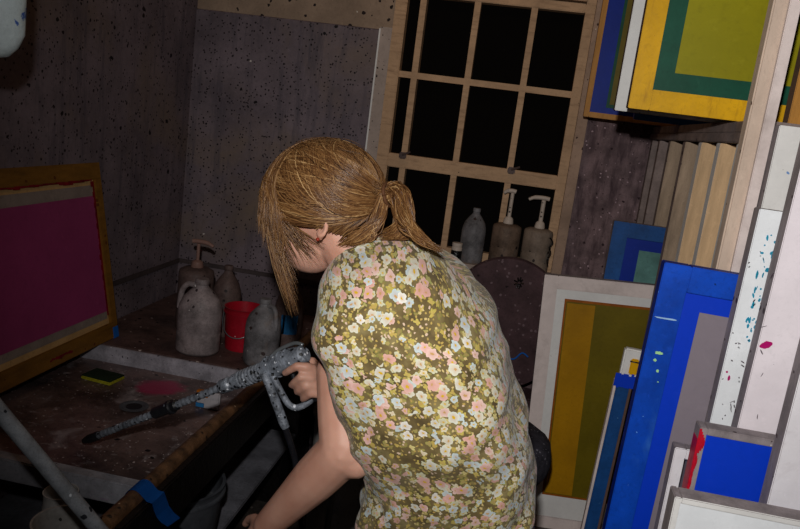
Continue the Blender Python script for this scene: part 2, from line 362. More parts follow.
for x in (-.456,-.256,-.050): box(m,(x-.0115,y0+.006,1.08),(x+.0115,y1-.03,1.37)); box(m,(x-.0115,y0+.006,1.41),(x+.0115,y1-.03,2.0)); box(m,(x-.0115,y0+.006,2.06),(x+.0115,y1-.03,wz1))
for z in (1.7125,2.35): box(m,(-.516,y0+.008,z-.0115),(.129,y1-.032,z+.0115))
wp('muntin',m,M['wood_win'])
for (a,b) in ((1.085,1.364),(1.416,1.998),(2.062,wz1)):
    wp('window_pane',bx((-.515,YB+.018,a),(.128,YB+.022,b)),M['glass'])
m=B(); box(m,(-.53,YB-.13,1.02),(.2,YB+.02,1.052),.004); box(m,(-.53,YB-.115,.95),(.2,YB-.0,1.02),.003)
wp('window_sill',m,M['sill'])
for px,py in ((402,159),(511,172)):
    p=W(px,py,YB-.04); m=B(); box(m,(p.x-.014,YB-.042,1.40),(p.x+.014,YB-.028,1.425),.004); tube(m,[(p.x,YB-.045,1.416),(p.x+.03,YB-.055,1.43)],.004,8)
    wp('sash_latch',m,M['jugdark'])
# ---------------------------------------------------------------- wash tub, ledge
ZT=.665; XB=-.674
tub=thing('wash_tub','long shallow wash tub with stained bottom and thick black right side','wash tub',(-1.0,1.46,0))
m=B(); box(m,(XL+.002,1.46,ZT-.03),(XB-.0,2.10,ZT)); mesh('tub_bottom',m,M['tubfloor'],tub)
m=B(); box(m,(XL+.002,1.425,ZT-.05),(XB-.001,1.46,ZT+.004),.003); mesh('front_lip',m,M['lip'],tub)
m=B(); tube(m,[(XB+.017,1.155+k*.1675,.7435) for k in range(11)],.0175,20); box(m,(XB+.004,1.156,.70),(XB+.030,2.83,.745)); autosmooth(mesh('tub_rim',m,M['rimtop'],tub),60)
m=B(); box(m,(XB+.0305,1.16,.635),(XB+.052,2.83,.742),.004); box(m,(XB+.004,1.16,.62),(XB+.0303,2.82,.6995)); mesh('side_board',m,M['rimside'],tub)
for (x,y) in ((-1.32,1.48),(-.668,1.20),(-.668,2.78)): mesh('tub_leg',bx((x,y,0),(x+.04,y+.04,.6195)),M['blackm'],tub)
p=WZ(134,407,ZT); m=B(); lathe(m,[(.036,0),(.040,.003),(.032,.004),(.027,.001),(.026,.0012)],(p.x,p.y,ZT),32); autosmooth(mesh('drain',m,M['bucket'],tub))
m=B(); lathe(m,[(.022,0),(.022,.0006)],(p.x,p.y,ZT+.0014),24); mesh('drain_hole',m,M['hose'],tub)
c=WZ(160,388,ZT)-V(tub.location)
tt=M['tubfloor'].node_tree; bs=tt.nodes['Principled BSDF']; h=NT.__new__(NT); h.m=M['tubfloor']; h.t=tt; h.n=tt.nodes; h.b=bs
tcn=h.new('ShaderNodeTexCoord').outputs['Object']; old=bs.inputs['Base Color'].links[0].from_socket
dv=h.vmath('SUBTRACT',tcn,tuple(c)); ln=h.new('ShaderNodeVectorMath',operation='LENGTH'); h.link(dv,ln.inputs[0])
dn=h.math('ADD',ln.outputs['Value'],h.math('MULTIPLY',h.noise(tcn,16,5,.6),.09))
h.link(h.mix(h.step(dn,.125,.095),old,srgb('9c2c50')),bs.inputs['Base Color'])
def tape_wrap(yc,w,flap=True):
    m=B(); cx_,cz_=XB+.017,.7435; pts=[]
    for k in range(9):
        a=PI*.95-k*PI*.72/8; pts.append((cx_+.0195*math.cos(a),cz_+.0195*math.sin(a)))
    pts+=[(XB+.045,.7445),(XB+.0545,.739),(XB+.056,.722),(XB+.060,.704),(XB+.068,.690),(XB+.080,.680)]
    va=[m.verts.new((x,yc+.006*max(0,i_-9),z)) for i_,(x,z) in enumerate(pts)]; vb=[m.verts.new((x,yc+w+.008*max(0,i_-9),z-.004*max(0,i_-11))) for i_,(x,z) in enumerate(pts)]
    for k in range(len(pts)-1): m.faces.new((va[k],va[k+1],vb[k+1],vb[k]))
    bmesh.ops.solidify(m,geom=m.faces[:],thickness=.001)
    return m
mesh('blue_tape',tape_wrap(1.262,.048),M['tape'],tub)['label']='strip of blue tape folded over the rim'
led=thing('back_ledge','paint crusted ledge behind the tub that carries the jugs','ledge',(-1.0,2.1,0))
mesh('ledge_top',bx((XL+.002,2.112,.70),(XB-.002,2.835,.72),.003),M['ledge_top'],led)
mesh('ledge_face',bx((XL+.002,2.101,ZT-.04),(XB-.002,2.113,.717),.002),M['ledge_face'],led)
mesh('ledge_support',bx((XL+.01,2.6,0),(XB-.02,2.8,.699)),M['rimside'],led)
# low shelf + buckets
low=thing('lower_shelf','scratched grey shelf low under the black side of the tub','shelf',(-1.0,2.0,0))
mesh('shelf_board',bx((XL+.002,1.16,.30),(-.695,2.58,.32),.003),M['lowshelf'],low)
for (x,y) in ((-1.30,1.18),(-.73,1.28),(-1.30,2.54),(-.73,2.54)): mesh('shelf_leg',bx((x,y,0),(x+.03,y+.03,.2998)),M['blackm'],low)
def bucket(name,label,cat,x,y,z,r,h,mt,handle=True,content=None,seg=40,mh=None):
    t_=thing(name,label,cat,(x,y,z)); m=B()
    lathe(m,[(r*.84,0),(r*.86,.004),(r*.97,h*.86),(r*1.04,h*.87),(r*1.04,h*.9),(r*.985,h*.91),(r*1.0,h*.985),(r*1.03,h),(r*.96,h),(r*.93,h*.8),(r*.8,.012)],(x,y,z),seg)
    autosmooth(mesh('bucket_body',m,mt,t_),50)
    if content:
        m=B(); lathe(m,[(r*.9,h*.62),(r*.925,h*.66)],(x,y,z),seg); mesh('residue',m,content,t_)
    if handle:
        m=B(); pts=[]
        for k in range(17):
            a=PI*k/16; pts.append((x+r*1.05*math.cos(a),y-r*.55*math.sin(a)-r*.55*math.sin(a),z+h*.86-h*.5*math.sin(a)))
        tube(m,smooth(pts,2),.0018,6); mesh('wire_handle',m,mh or M['metal'],t_,True)
    return t_
bucket('bucket','dark round bucket on the shelf below the tub rim','bucket',-.775,1.72,.3205,.125,.215,M['bucket'],False,M['metal'])
p=W(61,491,1.375)
bucket('plastic_tub','small tall cloudy container close under the front lip of the tub','tub',p.x,p.y,.3205,.036,p.z-.3205,M['cup'],False)
p=W(64,521,1.275)
t_=bucket('plastic_tub','wider cloudy round tub with an orange strip, at the bottom left corner','tub',p.x,p.y,.3205,.062,p.z-.3205,M['cup'],False,M['juggrey'])
m=B(); tube(m,smooth([(p.x+.02,p.y,p.z-.085),(p.x+.015,p.y-.01,p.z-.03),(p.x+.02,p.y-.02,p.z-.005)],4),.003,8); mesh('orange_strip',m,M['labelo'],t_)
# sponge
p=WZ(103,379,ZT); sp_=thing('sponge','yellow sponge with green scouring top on the tub bottom','sponge',(p.x,p.y,ZT),rot=(0,0,-.12))
mesh('sponge_body',bx((-.052,-.036,.0005),(.052,.036,.010),.003),M['spongey'],sp_,rel=False)
mesh('scouring_pad',bx((-.051,-.035,.0102),(.051,.035,.015),.002),M['spongeg'],sp_,rel=False)
# packet behind the wand
p=WZ(207,409,ZT); pk=thing('packet','torn white and orange packet leaning by the tub rim','packet',(p.x,p.y,ZT))
m=bx((p.x-.035,p.y,ZT+.0005),(p.x+.035,p.y+.012,ZT+.05),.003); mesh('packet_body',m,M['labelw'],pk)
m=bx((p.x-.0355,p.y-.001,ZT+.033),(p.x+.0,p.y+.0125,ZT+.0515),.001); mesh('packet_band',m,M['labelo'],pk)
m=bx((p.x-.0355,p.y-.001,ZT+.002),(p.x-.01,p.y+.0125,ZT+.015),.001); mesh('packet_corner',m,M['labelb'],pk)
# ---------------------------------------------------------------- jugs and bottles
def jug(label,x,y,z,r,h,mt,handle=True,ell=.85,rot=0,cap=M['pump'],group=None,label_patch=None,name='plastic_jug'):
    t_=thing(name,label,'jug',(x,y,z),group,(0,0,rot)); m=B()
    prof=[(r*.9,0),(r,.01),(r,h*.28),(r*.975,h*.30),(r,h*.32),(r,h*.56),(r*.96,h*.64),(r*.82,h*.74),(r*.55,h*.83),(r*.32,h*.89),(r*.27,h*.93)]
    lathe(m,prof,(0,0,0),36,ell); autosmooth(mesh('jug_body',m,mt,t_,rel=False),60)
    m=B(); lathe(m,[(r*.3,h*.93),(r*.32,h*.935),(r*.32,h*.985),(r*.28,h)],(0,0,0),20); autosmooth(mesh('cap',m,cap,t_,rel=False))
    if handle:
        m=B(); tube(m,smooth([(r*.26,0,h*.90),(r*.62,0,h*.91),(r*.86,0,h*.82),(r*.93,0,h*.66),(r*.93,0,h*.58)],5),r*.13,12)
        autosmooth(mesh('jug_handle',m,mt,t_,rel=False))
    if label_patch:
        m=B()
        for k in range(8):
            a=-2.2+k*.16; box(m,(0,0,0),(.001,.001,.001))
        m.clear()
        rr=r*1.012; va=[];vb=[]
        for k in range(10):
            a=-PI/2+label_patch[0]+k*label_patch[1]/9
            va.append(m.verts.new((rr*math.cos(a),rr*ell*math.sin(a),h*.2))); vb.append(m.verts.new((rr*math.cos(a),rr*ell*math.sin(a),h*.5)))
        for k in range(9): m.faces.new((va[k],va[k+1],vb[k+1],vb[k]))
        s=bmesh.ops.solidify(m,geom=m.faces[:],thickness=.0008)
        mesh('paper_label',m,label_patch[2],t_,rel=False)
    return t_
def pumpbottle(label,x,y,z,r,h,mt,pm,nozz,stem=.09,group=None,name='pump_bottle',strap=False,stemr=.006):
    t_=thing(name,label,'pump bottle',(x,y,z),group); m=B()
    lathe(m,[(r*.93,0),(r,.008),(r,h*.45),(r*.985,h*.47),(r,h*.49),(r,h*.9),(r*.95,h*.95),(r*.7,h*.99),(r*.35,h)],(0,0,0),36); autosmooth(mesh('bottle_body',m,mt,t_,rel=False),50)
    m=B(); lathe(m,[(r*.34,h),(r*.36,h+.004),(r*.30,h+.02),(.010,h+.026)],(0,0,0),20); autosmooth(mesh('pump_collar',m,pm,t_,rel=False))
    m=B(); tube(m,[(0,0,h+.02),(0,0,h+stem)],stemr,12); mesh('pump_stem',m,pm,t_,rel=False)
    m=B(); a,b=nozz; tube(m,smooth([(b,0,h+stem+.006),(0,0,h+stem+.008),(a*.6,0,h+stem+.006),(a,0,h+stem-.004)],4),[.008]*9+[.0065]*3+[.005],10); autosmooth(mesh('pump_nozzle',m,pm,t_,rel=False))
    if strap:
        m=B(); tube(m,smooth([(r*.78,-r*.7,h*.85),(r*1.02,-r*.6,h*.75),(r*.86,-r*.62,h*.62),(r*1.0,-r*.45,h*.5),(r*.86,-r*.6,h*.35),(r*.95,-r*.5,h*.2)],4),.003,8); mesh('string',m,M['rimside'],t_,rel=False)
    return t_
Z0=.7205
jug('dusty clear gallon jug at the front left of the ledge, before the dark pump bottle',-.955,2.20,Z0,.071,.245,M['jug'],rot=-2.9,cap=M['jug'])
pumpbottle('dark grimy pump bottle in the booth corner behind the dusty jug',-1.075,2.42,Z0,.062,.225,M['jugdark'],M['pumpb'],(.055,-.022),stem=.085)
jug('small brown bottle between the corner pump bottle and the red bucket',-.957,2.42,Z0,.050,.25,M['jugdark'],False,1.0,cap=M['jugdark'],name='brown_bottle')
t_=bucket('paint_bucket','red plastic bucket on the ledge between two jugs','bucket',-.845,2.31,Z0,.066,.145,M['red'],True,M['pinkpaint'])
jug('grey handled jug on the ledge right of the red bucket',-.738,2.20,Z0,.060,.215,M['juggrey'],rot=-.5,cap=M['juggrey'],ell=.9)
jug('brown jug with green and blue label at the right end of the ledge',-.73,2.44,Z0,.05,.23,M['jugdark'],False,1.0,cap=M['jugdark'],label_patch=(-.2,1.2,M['labelb']),name='brown_jug')
ZS=1.0525
jug('blue-grey jug with pointed shoulders on the window sill',-.147,2.79,ZS,.046,.205,M['juggrey'],False,1.0,cap=M['juggrey'])
pumpbottle('brown cylinder pump bottle on the sill, middle of the three',-.025,2.785,ZS,.054,.165,M['can'],M['pump'],(-.032,.012),stem=.115,stemr=.007)
pumpbottle('tan pump bottle with a dark string at the right end of the sill',.092,2.785,ZS,.054,.165,M['can2'],M['pump'],(-.055,.02),stem=.105,strap=True,stemr=.008)
sj=thing('small_jar','small pale jar with dark label on the sill','jar',(-.197,2.73,ZS)); m=B(); lathe(m,[(.019,0),(.02,.003),(.02,.055),(.017,.06)],(-.197,2.73,ZS),24); autosmooth(mesh('jar_body',m,M['pump'],sj)); m=B(); lathe(m,[(.0205,.012),(.0205,.045)],(-.197,2.73,ZS),24); mesh('jar_label',m,M['rimside'],sj); m=B(); lathe(m,[(.018,.06),(.019,.061),(.019,.072),(.017,.073)],(-.197,2.73,ZS),24); mesh('jar_lid',m,M['pump'],sj)
# round crusted disc leaning against wall under sill
dc=thing('round_lid','large dark purple round lid leaning under the window sill','lid',(.02,2.66,0))
m=B(); cy_=V((.02,2.70,.86)); seg=64
prof=[(.0,.0),(.23,.0),(.245,-.004),(.25,-.014),(.25,-.028),(.24,-.03),(.0,-.03)]
rings=[]
for r,d in prof[1:-1]:
    rings.append([m.verts.new((cy_.x+.9*r*math.cos(2*PI*k/seg),cy_.y-.03-d,cy_.z+r*math.sin(2*PI*k/seg))) for k in range(seg)])
for i in range(len(rings)-1):
    for k in range(seg): m.faces.new((rings[i][k],rings[i][(k+1)%seg],rings[i+1][(k+1)%seg],rings[i+1][k]))
m.faces.new(rings[0]); m.faces.new(rings[-1][::-1]); autosmooth(mesh('lid_disc',m,M['disc'],dc))
m=B(); box(m,(-.16,2.60,0),(.2,2.76,.608),.01); mesh('lid_stand',m,M['disc'],dc)
m=B(); p=W(519,283,2.665)
for k in range(9):
    a=k*.7; tube(m,[(p.x+.006*math.cos(a),2.666,p.z+.006*math.sin(a)),(p.x+.026*math.cos(a)*(.5+.5*random.random()),2.664,p.z+.022*math.sin(a))],.003,6)
mesh('black_mark',m,M['rimside'],dc)
m=B(); tube(m,smooth([W(505,357,2.66),W(514,359,2.655),W(522,353,2.655),W(528,357,2.655)],4),.003,6); mesh('blue_string',m,M['tape'],dc)
# metal pipe leaning across the near corner
m=B(); b=W(90,519,1.115); a=W(-68,331,1.0); a=b+(a-b)*((-1.329-b.x)/(a.x-b.x)); q=b+(b-a)*.30
pts=smooth([a,a.lerp(b,.5),b,q],10); tube(m,pts,.0135,16)
o=mesh('metal_pipe',m,mat('crusted_grey_pipe','8e9298',.55,0,var=.3,vscale=25,specks=[('2c2e33',60,.34,.35),('d0d6dc',50,.25,.25)],bump=.5),None,True); rebase(o,q); autosmooth(o); tag(o,'grey painted metal pipe slanting across the lower left corner','pipe')
# hanging plastic
hg=thing('hanging_bottle','white plastic bottle with blue ink stains hanging at the top left','bottle',tuple(W(-8,10,1.2)))
c=W(-5,5,1.2); m=B(); prof=[(.008,-.088),(.026,-.084),(.040,-.068),(.047,-.045),(.050,-.01),(.050,.04),(.047,.09),(.035,.12),(.014,.135),(.012,.16)]
lathe(m,prof,c,32,.85)
for v in m.verts: 
    nn=noise.noise(v.co*22)*.006; v.co.x+=nn; v.co.y+=noise.noise(v.co*25+V((5,5,5)))*.006
autosmooth(mesh('bottle_body',m,M['rag'],hg),60)
m=B(); tube(m,[(c.x,c.y,c.z+.155),(c.x,c.y,ZC-.001)],.002,6); mesh('hanging_string',m,M['cord'],hg)
# ---------------------------------------------------------------- printing screens
def screen(name,label,loc,w,h,fm,layers,rail=.05,th=.034,rot=(0,0,0),group=None,side=None,cat='printing screen',recess=.5,extra=None):
    """frame stands on its lower left front corner; front faces the room (-Y)"""
    t_=thing(name,label,cat,loc,group,rot)
    def rails(bm,z0=0):
        box(bm,(0,0,0),(rail,th,h),.0015); box(bm,(w-rail,0,0),(w,th,h),.0015)
        box(bm,(rail,.0006,0),(w-rail,th-.0006,rail),.0015); box(bm,(rail,.0006,h-rail),(w-rail,th-.0006,h),.0015)
    m=B(); rails(m)
    fo=mesh('frame',m,[fm,side or M['side']],t_,rel=False)
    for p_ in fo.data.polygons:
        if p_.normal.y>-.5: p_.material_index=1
    y=th*recess
    for i,(pn,l,r,tp_,bt,mt) in enumerate(layers):
        yy=y-i*.0012
        m=B(); box(m,(rail+l,yy,rail+bt),(w-rail-r,yy+.0011,h-rail-tp_)); mesh(pn,m,mt,t_,rel=False)
    return t_
# left magenta screen on tub/ledge leaning on the left wall: local x along +Y of the room
ls=thing('printing_screen','magenta coated screen in an ochre wooden frame leaning on the left wall','printing screen',(-1.235,2.2,.7225),rot=(0,math.radians(-10.2),0))
hh=.575; L=1.0
def lbox(y0,y1,z0,z1,x0=0,x1=.03,bev=0): return bx((-x1,y0,z0),(-x0,y1,z1),bev)
m=B()
rl=.052
for (a,b,c_,d) in ((-L,0,0,rl),(-L,0,hh-rl,hh),(-L,-L+rl,rl,hh-rl),(-rl+.02,0,rl,hh-rl)): box(m,(-.03,a,c_),(0,b,d),.002)
mesh('frame',m,M['ochre'],ls,rel=False)
mesh('screen_mesh',bx((-.0100,-L+rl,rl),(-.009,-.032,hh-rl)),M['cream'],ls,rel=False)
mesh('mesh_border',bx((-.0088,-L+rl+.01,rl+.018),(-.008,-.040,hh-rl-.018)),M['greyborder'],ls,rel=False)
mesh('emulsion',bx((-.0078,-L+rl+.03,rl+.042),(-.007,-.040,hh-rl-.052)),M['magmesh'],ls,rel=False)
m=B()
for k in range(26):
    z=.08+k*.0168; wv=.006+.007*abs(noise.noise(V((k*.5,2,1))))*2; box(m,(-.0068,-.034-wv,z),(-.006,-.032,z+.0169))
mesh('ink_drip',m,M['redink'],ls,rel=False)
m=B()
for k in range(22): 
    y=-.05-k*.02; wv=.003+.005*abs(noise.noise(V((k*.9,5,1))))*2; box(m,(-.0068,y-.02,hh-rl-wv),(-.0,y,hh-rl+.001*(k%3)))
mesh('red_smear',m,M['redink'],ls,rel=False)
m=B()
for k in range(12): box(m,(-.0005,-.36+k*.009,.019+.002*math.sin(k)),(.0008,-.351+k*.009,.024+.003*abs(math.sin(k*1.7))))
mesh('red_smear',m,M['redink'],ls,rel=False)
m=B(); box(m,(-.031,-.028,-.001),(.0012,.0012,.036)); mesh('blue_tape',m,M['tape'],ls,rel=False)
m=B(); box(m,(-.0302,0.0002,.04),(.0,.0012,hh)); mesh('frame_end',m,M['ochre'],ls,rel=False)
# rack -----------------------------------------------------------
rack=thing('storage_rack','spattered wooden rack with an upright post and shelf for printing screens','storage rack',(.8,2.0,0))
ZSH=1.636
m=B(); box(m,(.43,1.546,1.590),(.455,2.84,1.611),.002); box(m,(.434,1.546,1.6115),(.46,2.84,ZSH),.002)
mesh('side_rail',m,M['rackrail'],rack)
mesh('shelf_board',bx((.461,1.546,1.600),(1.30,2.84,ZSH-.0005)),M['rackrail'],rack)
post=mesh('post',bx((.399,1.51,.0),(.4295,1.545,2.599),.003),M['post'],rack)
mesh('post',bx((.424,1.498,.0),(.444,1.5095,2.599),.0015),M['whitepink'],rack)['label']='paler pinkish strip fixed on the upright post'
m=bx((1.22,1.55,0),(1.27,1.60,1.5995),.003); mesh('post',m,M['post'],rack)
m=bx((1.22,2.78,0),(1.27,2.83,1.6),.003); mesh('post',m,M['post'],rack)
m=B(); box(m,(.29,1.05,.26),(1.30,2.84,.29)); box(m,(.13,2.12,.26),(.2899,2.60,.29)); mesh('lower_deck',m,M['rackrail'],rack)
for y in (1.2,2.7): mesh('deck_runner',bx((.34,y,0),(1.2,y+.05,.2598)),M['rackrail'],rack)
ZD=.2905
# wooden screens stored in the rack
ys=[1.63,1.80,1.985,2.195,2.42,2.61,2.76]; mts=[M['tangold'],M['tanwood'],M['tanwood'],M['greywood'],M['greywood'],M['rackrail'],M['rackrail']]
words=['golden pine screen in the rack, nearest the upright post','tan pine screen in the rack, second from the upright post','tan pine screen in the rack, third from the upright post','greyish wood screen in the rack, fourth from the upright post','greyish wood screen in the rack, fifth from the upright post','dark wood screen in the rack, second from the back wall','dark wood screen in the rack, nearest the back wall']
for i,y in enumerate(ys):
    screen('wooden_screen',words[i],(.428 if i<3 else .43,y,ZD),.72,1.297-.0,mts[i],[('screen_mesh',0,0,0,0,M['greyborder'])],rail=.075,th=.036,group='wooden screens standing in the rack',side=M['offwhite'] if i<3 else M['rackrail'])  # off-white sides on the nearest three paint in their bright edge highlight
# upper shelf screens
def ledz(): return ZSH+.0005
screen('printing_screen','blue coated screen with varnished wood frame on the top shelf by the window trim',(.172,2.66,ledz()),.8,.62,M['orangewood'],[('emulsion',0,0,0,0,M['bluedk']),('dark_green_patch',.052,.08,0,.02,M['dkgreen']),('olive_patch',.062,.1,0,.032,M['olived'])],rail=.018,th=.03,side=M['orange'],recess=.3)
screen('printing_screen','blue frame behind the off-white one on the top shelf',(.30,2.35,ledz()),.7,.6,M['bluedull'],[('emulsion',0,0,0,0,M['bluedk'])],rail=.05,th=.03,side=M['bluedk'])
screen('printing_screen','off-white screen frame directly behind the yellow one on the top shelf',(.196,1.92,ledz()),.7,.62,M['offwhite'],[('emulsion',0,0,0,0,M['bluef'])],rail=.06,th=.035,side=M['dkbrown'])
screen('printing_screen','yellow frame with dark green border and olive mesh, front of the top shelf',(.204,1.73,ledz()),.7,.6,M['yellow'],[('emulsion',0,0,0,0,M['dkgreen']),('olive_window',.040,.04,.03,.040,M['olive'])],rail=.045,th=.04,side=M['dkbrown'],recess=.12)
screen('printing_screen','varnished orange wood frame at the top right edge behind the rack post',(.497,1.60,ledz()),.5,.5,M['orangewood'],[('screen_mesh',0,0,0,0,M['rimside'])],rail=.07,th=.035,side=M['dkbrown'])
# screens below
screen('printing_screen','pinkish white frame with amber and olive mesh leaning beside the round lid',(.163,2.3,ZD+.001),.42,.845,M['whitepink'],[('white_border',0,0,0,0,M['offwhite']),('orange_edge',.027,.03,.028,.075,M['orange']),('olive_mesh',.033,.034,.036,.082,M['olived']),('amber_band',.036,.215,.04,.085,M['amber'])],rail=.042,th=.034,rot=(0,math.radians(-3.2),0),recess=.1)
screen('printing_screen','small worn blue screen with grey-green patch behind the pinkish white frame',(.301,2.365,.2905),.34,1.035,M['bluedull'],[('emulsion',0,0,0,0,M['bluedk']),('green_patch',.045,.02,.035,.0,M['greenblock'])],rail=.047,th=.034,recess=.4)
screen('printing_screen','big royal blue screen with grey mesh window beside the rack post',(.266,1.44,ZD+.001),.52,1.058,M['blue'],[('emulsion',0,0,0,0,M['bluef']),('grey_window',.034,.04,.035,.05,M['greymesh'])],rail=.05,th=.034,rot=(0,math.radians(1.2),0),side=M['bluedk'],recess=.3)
# narrow squeegee: blue bar with white head and yellow tab
sq=thing('squeegee','long narrow blue bar with white and yellow top standing before the olive mesh','squeegee',(.32,1.98,ZD+.0005),rot=(0,math.radians(1.5),0))
mesh('blue_bar',bx((.0,0,.0),(.034,.03,.655),.003),M['bluedull'],sq,rel=False)
mesh('wood_edge',bx((-.007,.004,.0),(-.0005,.026,.645),.001),M['whitepink'],sq,rel=False)
mesh('wood_edge',bx((.0345,.004,.0),(.041,.026,.645),.001),M['dkbrown'],sq,rel=False)
mesh('white_head',bx((.002,.003,.6555),(.056,.027,.738),.004),M['offwhite'],sq,rel=False)
mesh('yellow_tab',bx((.022,-.004,.67),(.044,.0025,.715),.003),M['yellow'],sq,rel=False)
m=B()
for k in range(8): box(m,(-.009+k*.0068,-.002,.632-.01*abs(noise.noise(V((k*1.3,0,0))))),(-.0022+k*.0068,-.0003,.668+.008*noise.noise(V((k*.9,4,0)))))
mesh('blue_ink',m,M['bluef'],sq,rel=False)
m=B()
box(m,(.02,-.0045,.705),(.05,-.0005,.7085))
mesh('dark_rim',m,M['rimside'],sq,rel=False)
# white stack right
screen('white_screen','plain off-white frame beside the post, taller behind the teal-stained one',(.4465,1.478,ZD),.6,1.336,M['offwhite'],[('screen_mesh',0,0,0,0,M['offwhite'])],rail=.09,th=.034,group='white frames right of the post')
screen('white_screen','white frame streaked with teal ink right of the big blue screen',(.409,1.395,ZD+.001),.6,1.184,M['whiteteal'],[('screen_mesh',0,0,0,0,M['white'])],rail=.09,th=.034,group='white frames right of the post',rot=(0,math.radians(.5),0))
screen('white_screen','white frame with magenta ink blot right of the teal-stained one',(.437,1.335,ZD+.001),.6,1.6,M['whitemag'],[('screen_mesh',0,0,0,0,M['white'])],rail=.09,th=.036,group='white frames right of the post',rot=(0,math.radians(.6),0))
screen('white_screen','white frame at the right edge, nearest tall one',(.482,1.24,ZD+.001),.6,1.5,M['white'],[('screen_mesh',0,0,0,0,M['white'])],rail=.12,th=.038,group='white frames right of the post',rot=(0,math.radians(.4),0))
sb=screen('printing_screen','small blue coated screen with red ink along its left rail',(.372,1.292,ZD),.5,.802,M['side'],[('emulsion',0,0,0,0,M['bluef'])],rail=.0125,th=.036,side=M['side'],recess=.12)
m=B()
for k in range(130):
    z=.80-.005*(k+1); wv=.004+.009*abs(noise.noise(V((k*.11,9,1))))*2; box(m,(-.0008,-.0012,z),(wv*.8,-.0002,z+.005))
box(m,(-.0012,.0,.1),(-.0002,.03,.78))
mesh('red_ink',m,mat('bright_red_ink','c0122a',.45,var=.25,vscale=30),sb,rel=False)
screen('white_screen','low white frame standing between the big and the small blue screens',(.353,1.35,ZD),.05,.735,M['white'],[],rail=.02,th=.03)
screen('white_screen','low white frame in the bottom right corner before the small blue screen',(.308,1.12,ZD),.6,.745,M['offwhite'],[('screen_mesh',0,0,0,0,M['whiteteal'])],rail=.01,th=.04,recess=.1)
# ink blots on frames as small raised splashes
def blot(px,py,Y,rx,rz,mt,parent,tilt=0,nm='ink_blot'):
    p=W(px,py,Y); m=B(); vs=[]
    for k in range(24):
        a=2*PI*k/24; r=1+.35*noise.noise(V((math.cos(a)*2+px,math.sin(a)*2,py)))
        x=rx*r*math.cos(a); z=rz*r*math.sin(a)
        vs.append(m.verts.new((p.x+x*math.cos(tilt)-z*math.sin(tilt),Y,p.z+x*math.sin(tilt)+z*math.cos(tilt))))
    m.faces.new(vs); ex=bmesh.ops.extrude_face_region(m,geom=m.faces[:])
    for g in ex['geom']:
        if isinstance(g,bmesh.types.BMVert): g.co.y+=.0008
    bmesh.ops.recalc_face_normals(m,faces=m.faces[:])
    me=bpy.data.meshes.new(nm); m.to_mesh(me); m.free(); me.materials.append(mt)
    o=bpy.data.objects.new(nm,me); C.objects.link(o)
    bpy.context.view_layer.update()
    me.transform(parent.matrix_world.inverted()); o.parent=parent
MG=mat('magenta_ink_blot','b3126a',.45,var=.15); TL=mat('teal_ink_blot','1c93b4',.5,var=.2); LG=mat('pale_green_blot','a8dc9a',.5,var=.1); PW=mat('pale_scratch','9fc4e8',.5,var=.1)
rt={o['label']:o for o in C.objects if 'label' in o and not o.parent}
fm=rt['white frame with magenta ink blot right of the teal-stained one']; ft=rt['white frame streaked with teal ink right of the big blue screen']; fb=rt['big royal blue screen with grey mesh window beside the rack post']
blot(766,345,1.334,.011,.006,MG,fm,.5)
for (x,y,a,b,ti) in ((773,255,.003,.008,0),(768,270,.005,.004,.3),(769,282,.002,.009,.1),(765,292,.002,.005,.1),(757,275,.002,.008,0),(755,290,.0015,.006,0),(753,305,.002,.007,0),(750,320,.0015,.006,0),(762,253,.003,.002,0),(751,330,.001,.004,0)): blot(x,y,1.394,a,b,TL,ft,ti)
random.seed(21)
for _ in range(34):
    y_=random.uniform(235,345); blot(774-(y_-235)*.235+random.uniform(-7,5),y_,1.3942,random.uniform(.0006,.0022),random.uniform(.001,.005),TL,ft,random.uniform(-.4,.6))
for (x,y,a,b) in ((729,378,.0022,.005),(727,372,.0018,.002)): blot(x,y,1.394,a,b,MG,ft)
for (x,y,a,b) in ((659,353,.007,.003),(655,360,.003,.003),(657.5,371,.0025,.003),(658,382,.0015,.001)): blot(x,y,1.438,a,b,LG,fb)
blot(665,318.5,1.438,.022,.0016,PW,fb)

DK=mat('dark_flecks','4a3c44',.6,var=.2)
random.seed(5)
for root,x0,x1,y0,y1,Y,sl,n in ((fm,752,785,240,420,1.3342,.24,16),(ft,722,745,330,420,1.3942,.24,10),(fb,640,670,275,500,1.4385,.24,0)):
    for _ in range(n):
        y_=random.uniform(y0,y1); x_=random.uniform(x0,x1)-(y_-y0)*sl*.55
        blot(x_,y_,Y,random.uniform(.0004,.0011),random.uniform(.001,.005),DK,root,random.uniform(-1.2,1.2),'fleck')
# stool behind her
st=thing('stool','stool with dark knitted cushion seen beside her hip','stool',(.05,1.93,0))
m=B(); lathe(m,[(.10,.635),(.125,.64),(.145,.67),(.148,.70),(.138,.745),(.11,.765),(.06,.772),(.0001,.773)],(.05,1.93,0),40)
for v in m.verts: v.co+=V((noise.noise(v.co*30),noise.noise(v.co*30+V((9,0,0))),noise.noise(v.co*30+V((0,9,0)))))*.004
autosmooth(mesh('cushion',m,M['stoolk'],st),70)
for a in (0.0,1.57,3.14,4.71):
    m=B(); tube(m,[(.05+.085*math.cos(a+.3),1.93+.085*math.sin(a+.3),.64),(.05+.125*math.cos(a+.3),1.93+.125*math.sin(a+.3),0.001)],.013,10); mesh('stool_leg',m,M['blackm'],st)
m=B(); tube(m,[(-.67+.045,2.62,.0),(-.625,2.62,.2)],.01,8); m.free()
# ---------------------------------------------------------------- spray wand
tip=WZ(84,441,.690); rear=W(306,354,1.37)
gd=(rear-tip); gl=gd.length; gu=gd.normalized()
def G(s,dy=0,dn=0): return tip+gd*s+V((0,0,1))*dn
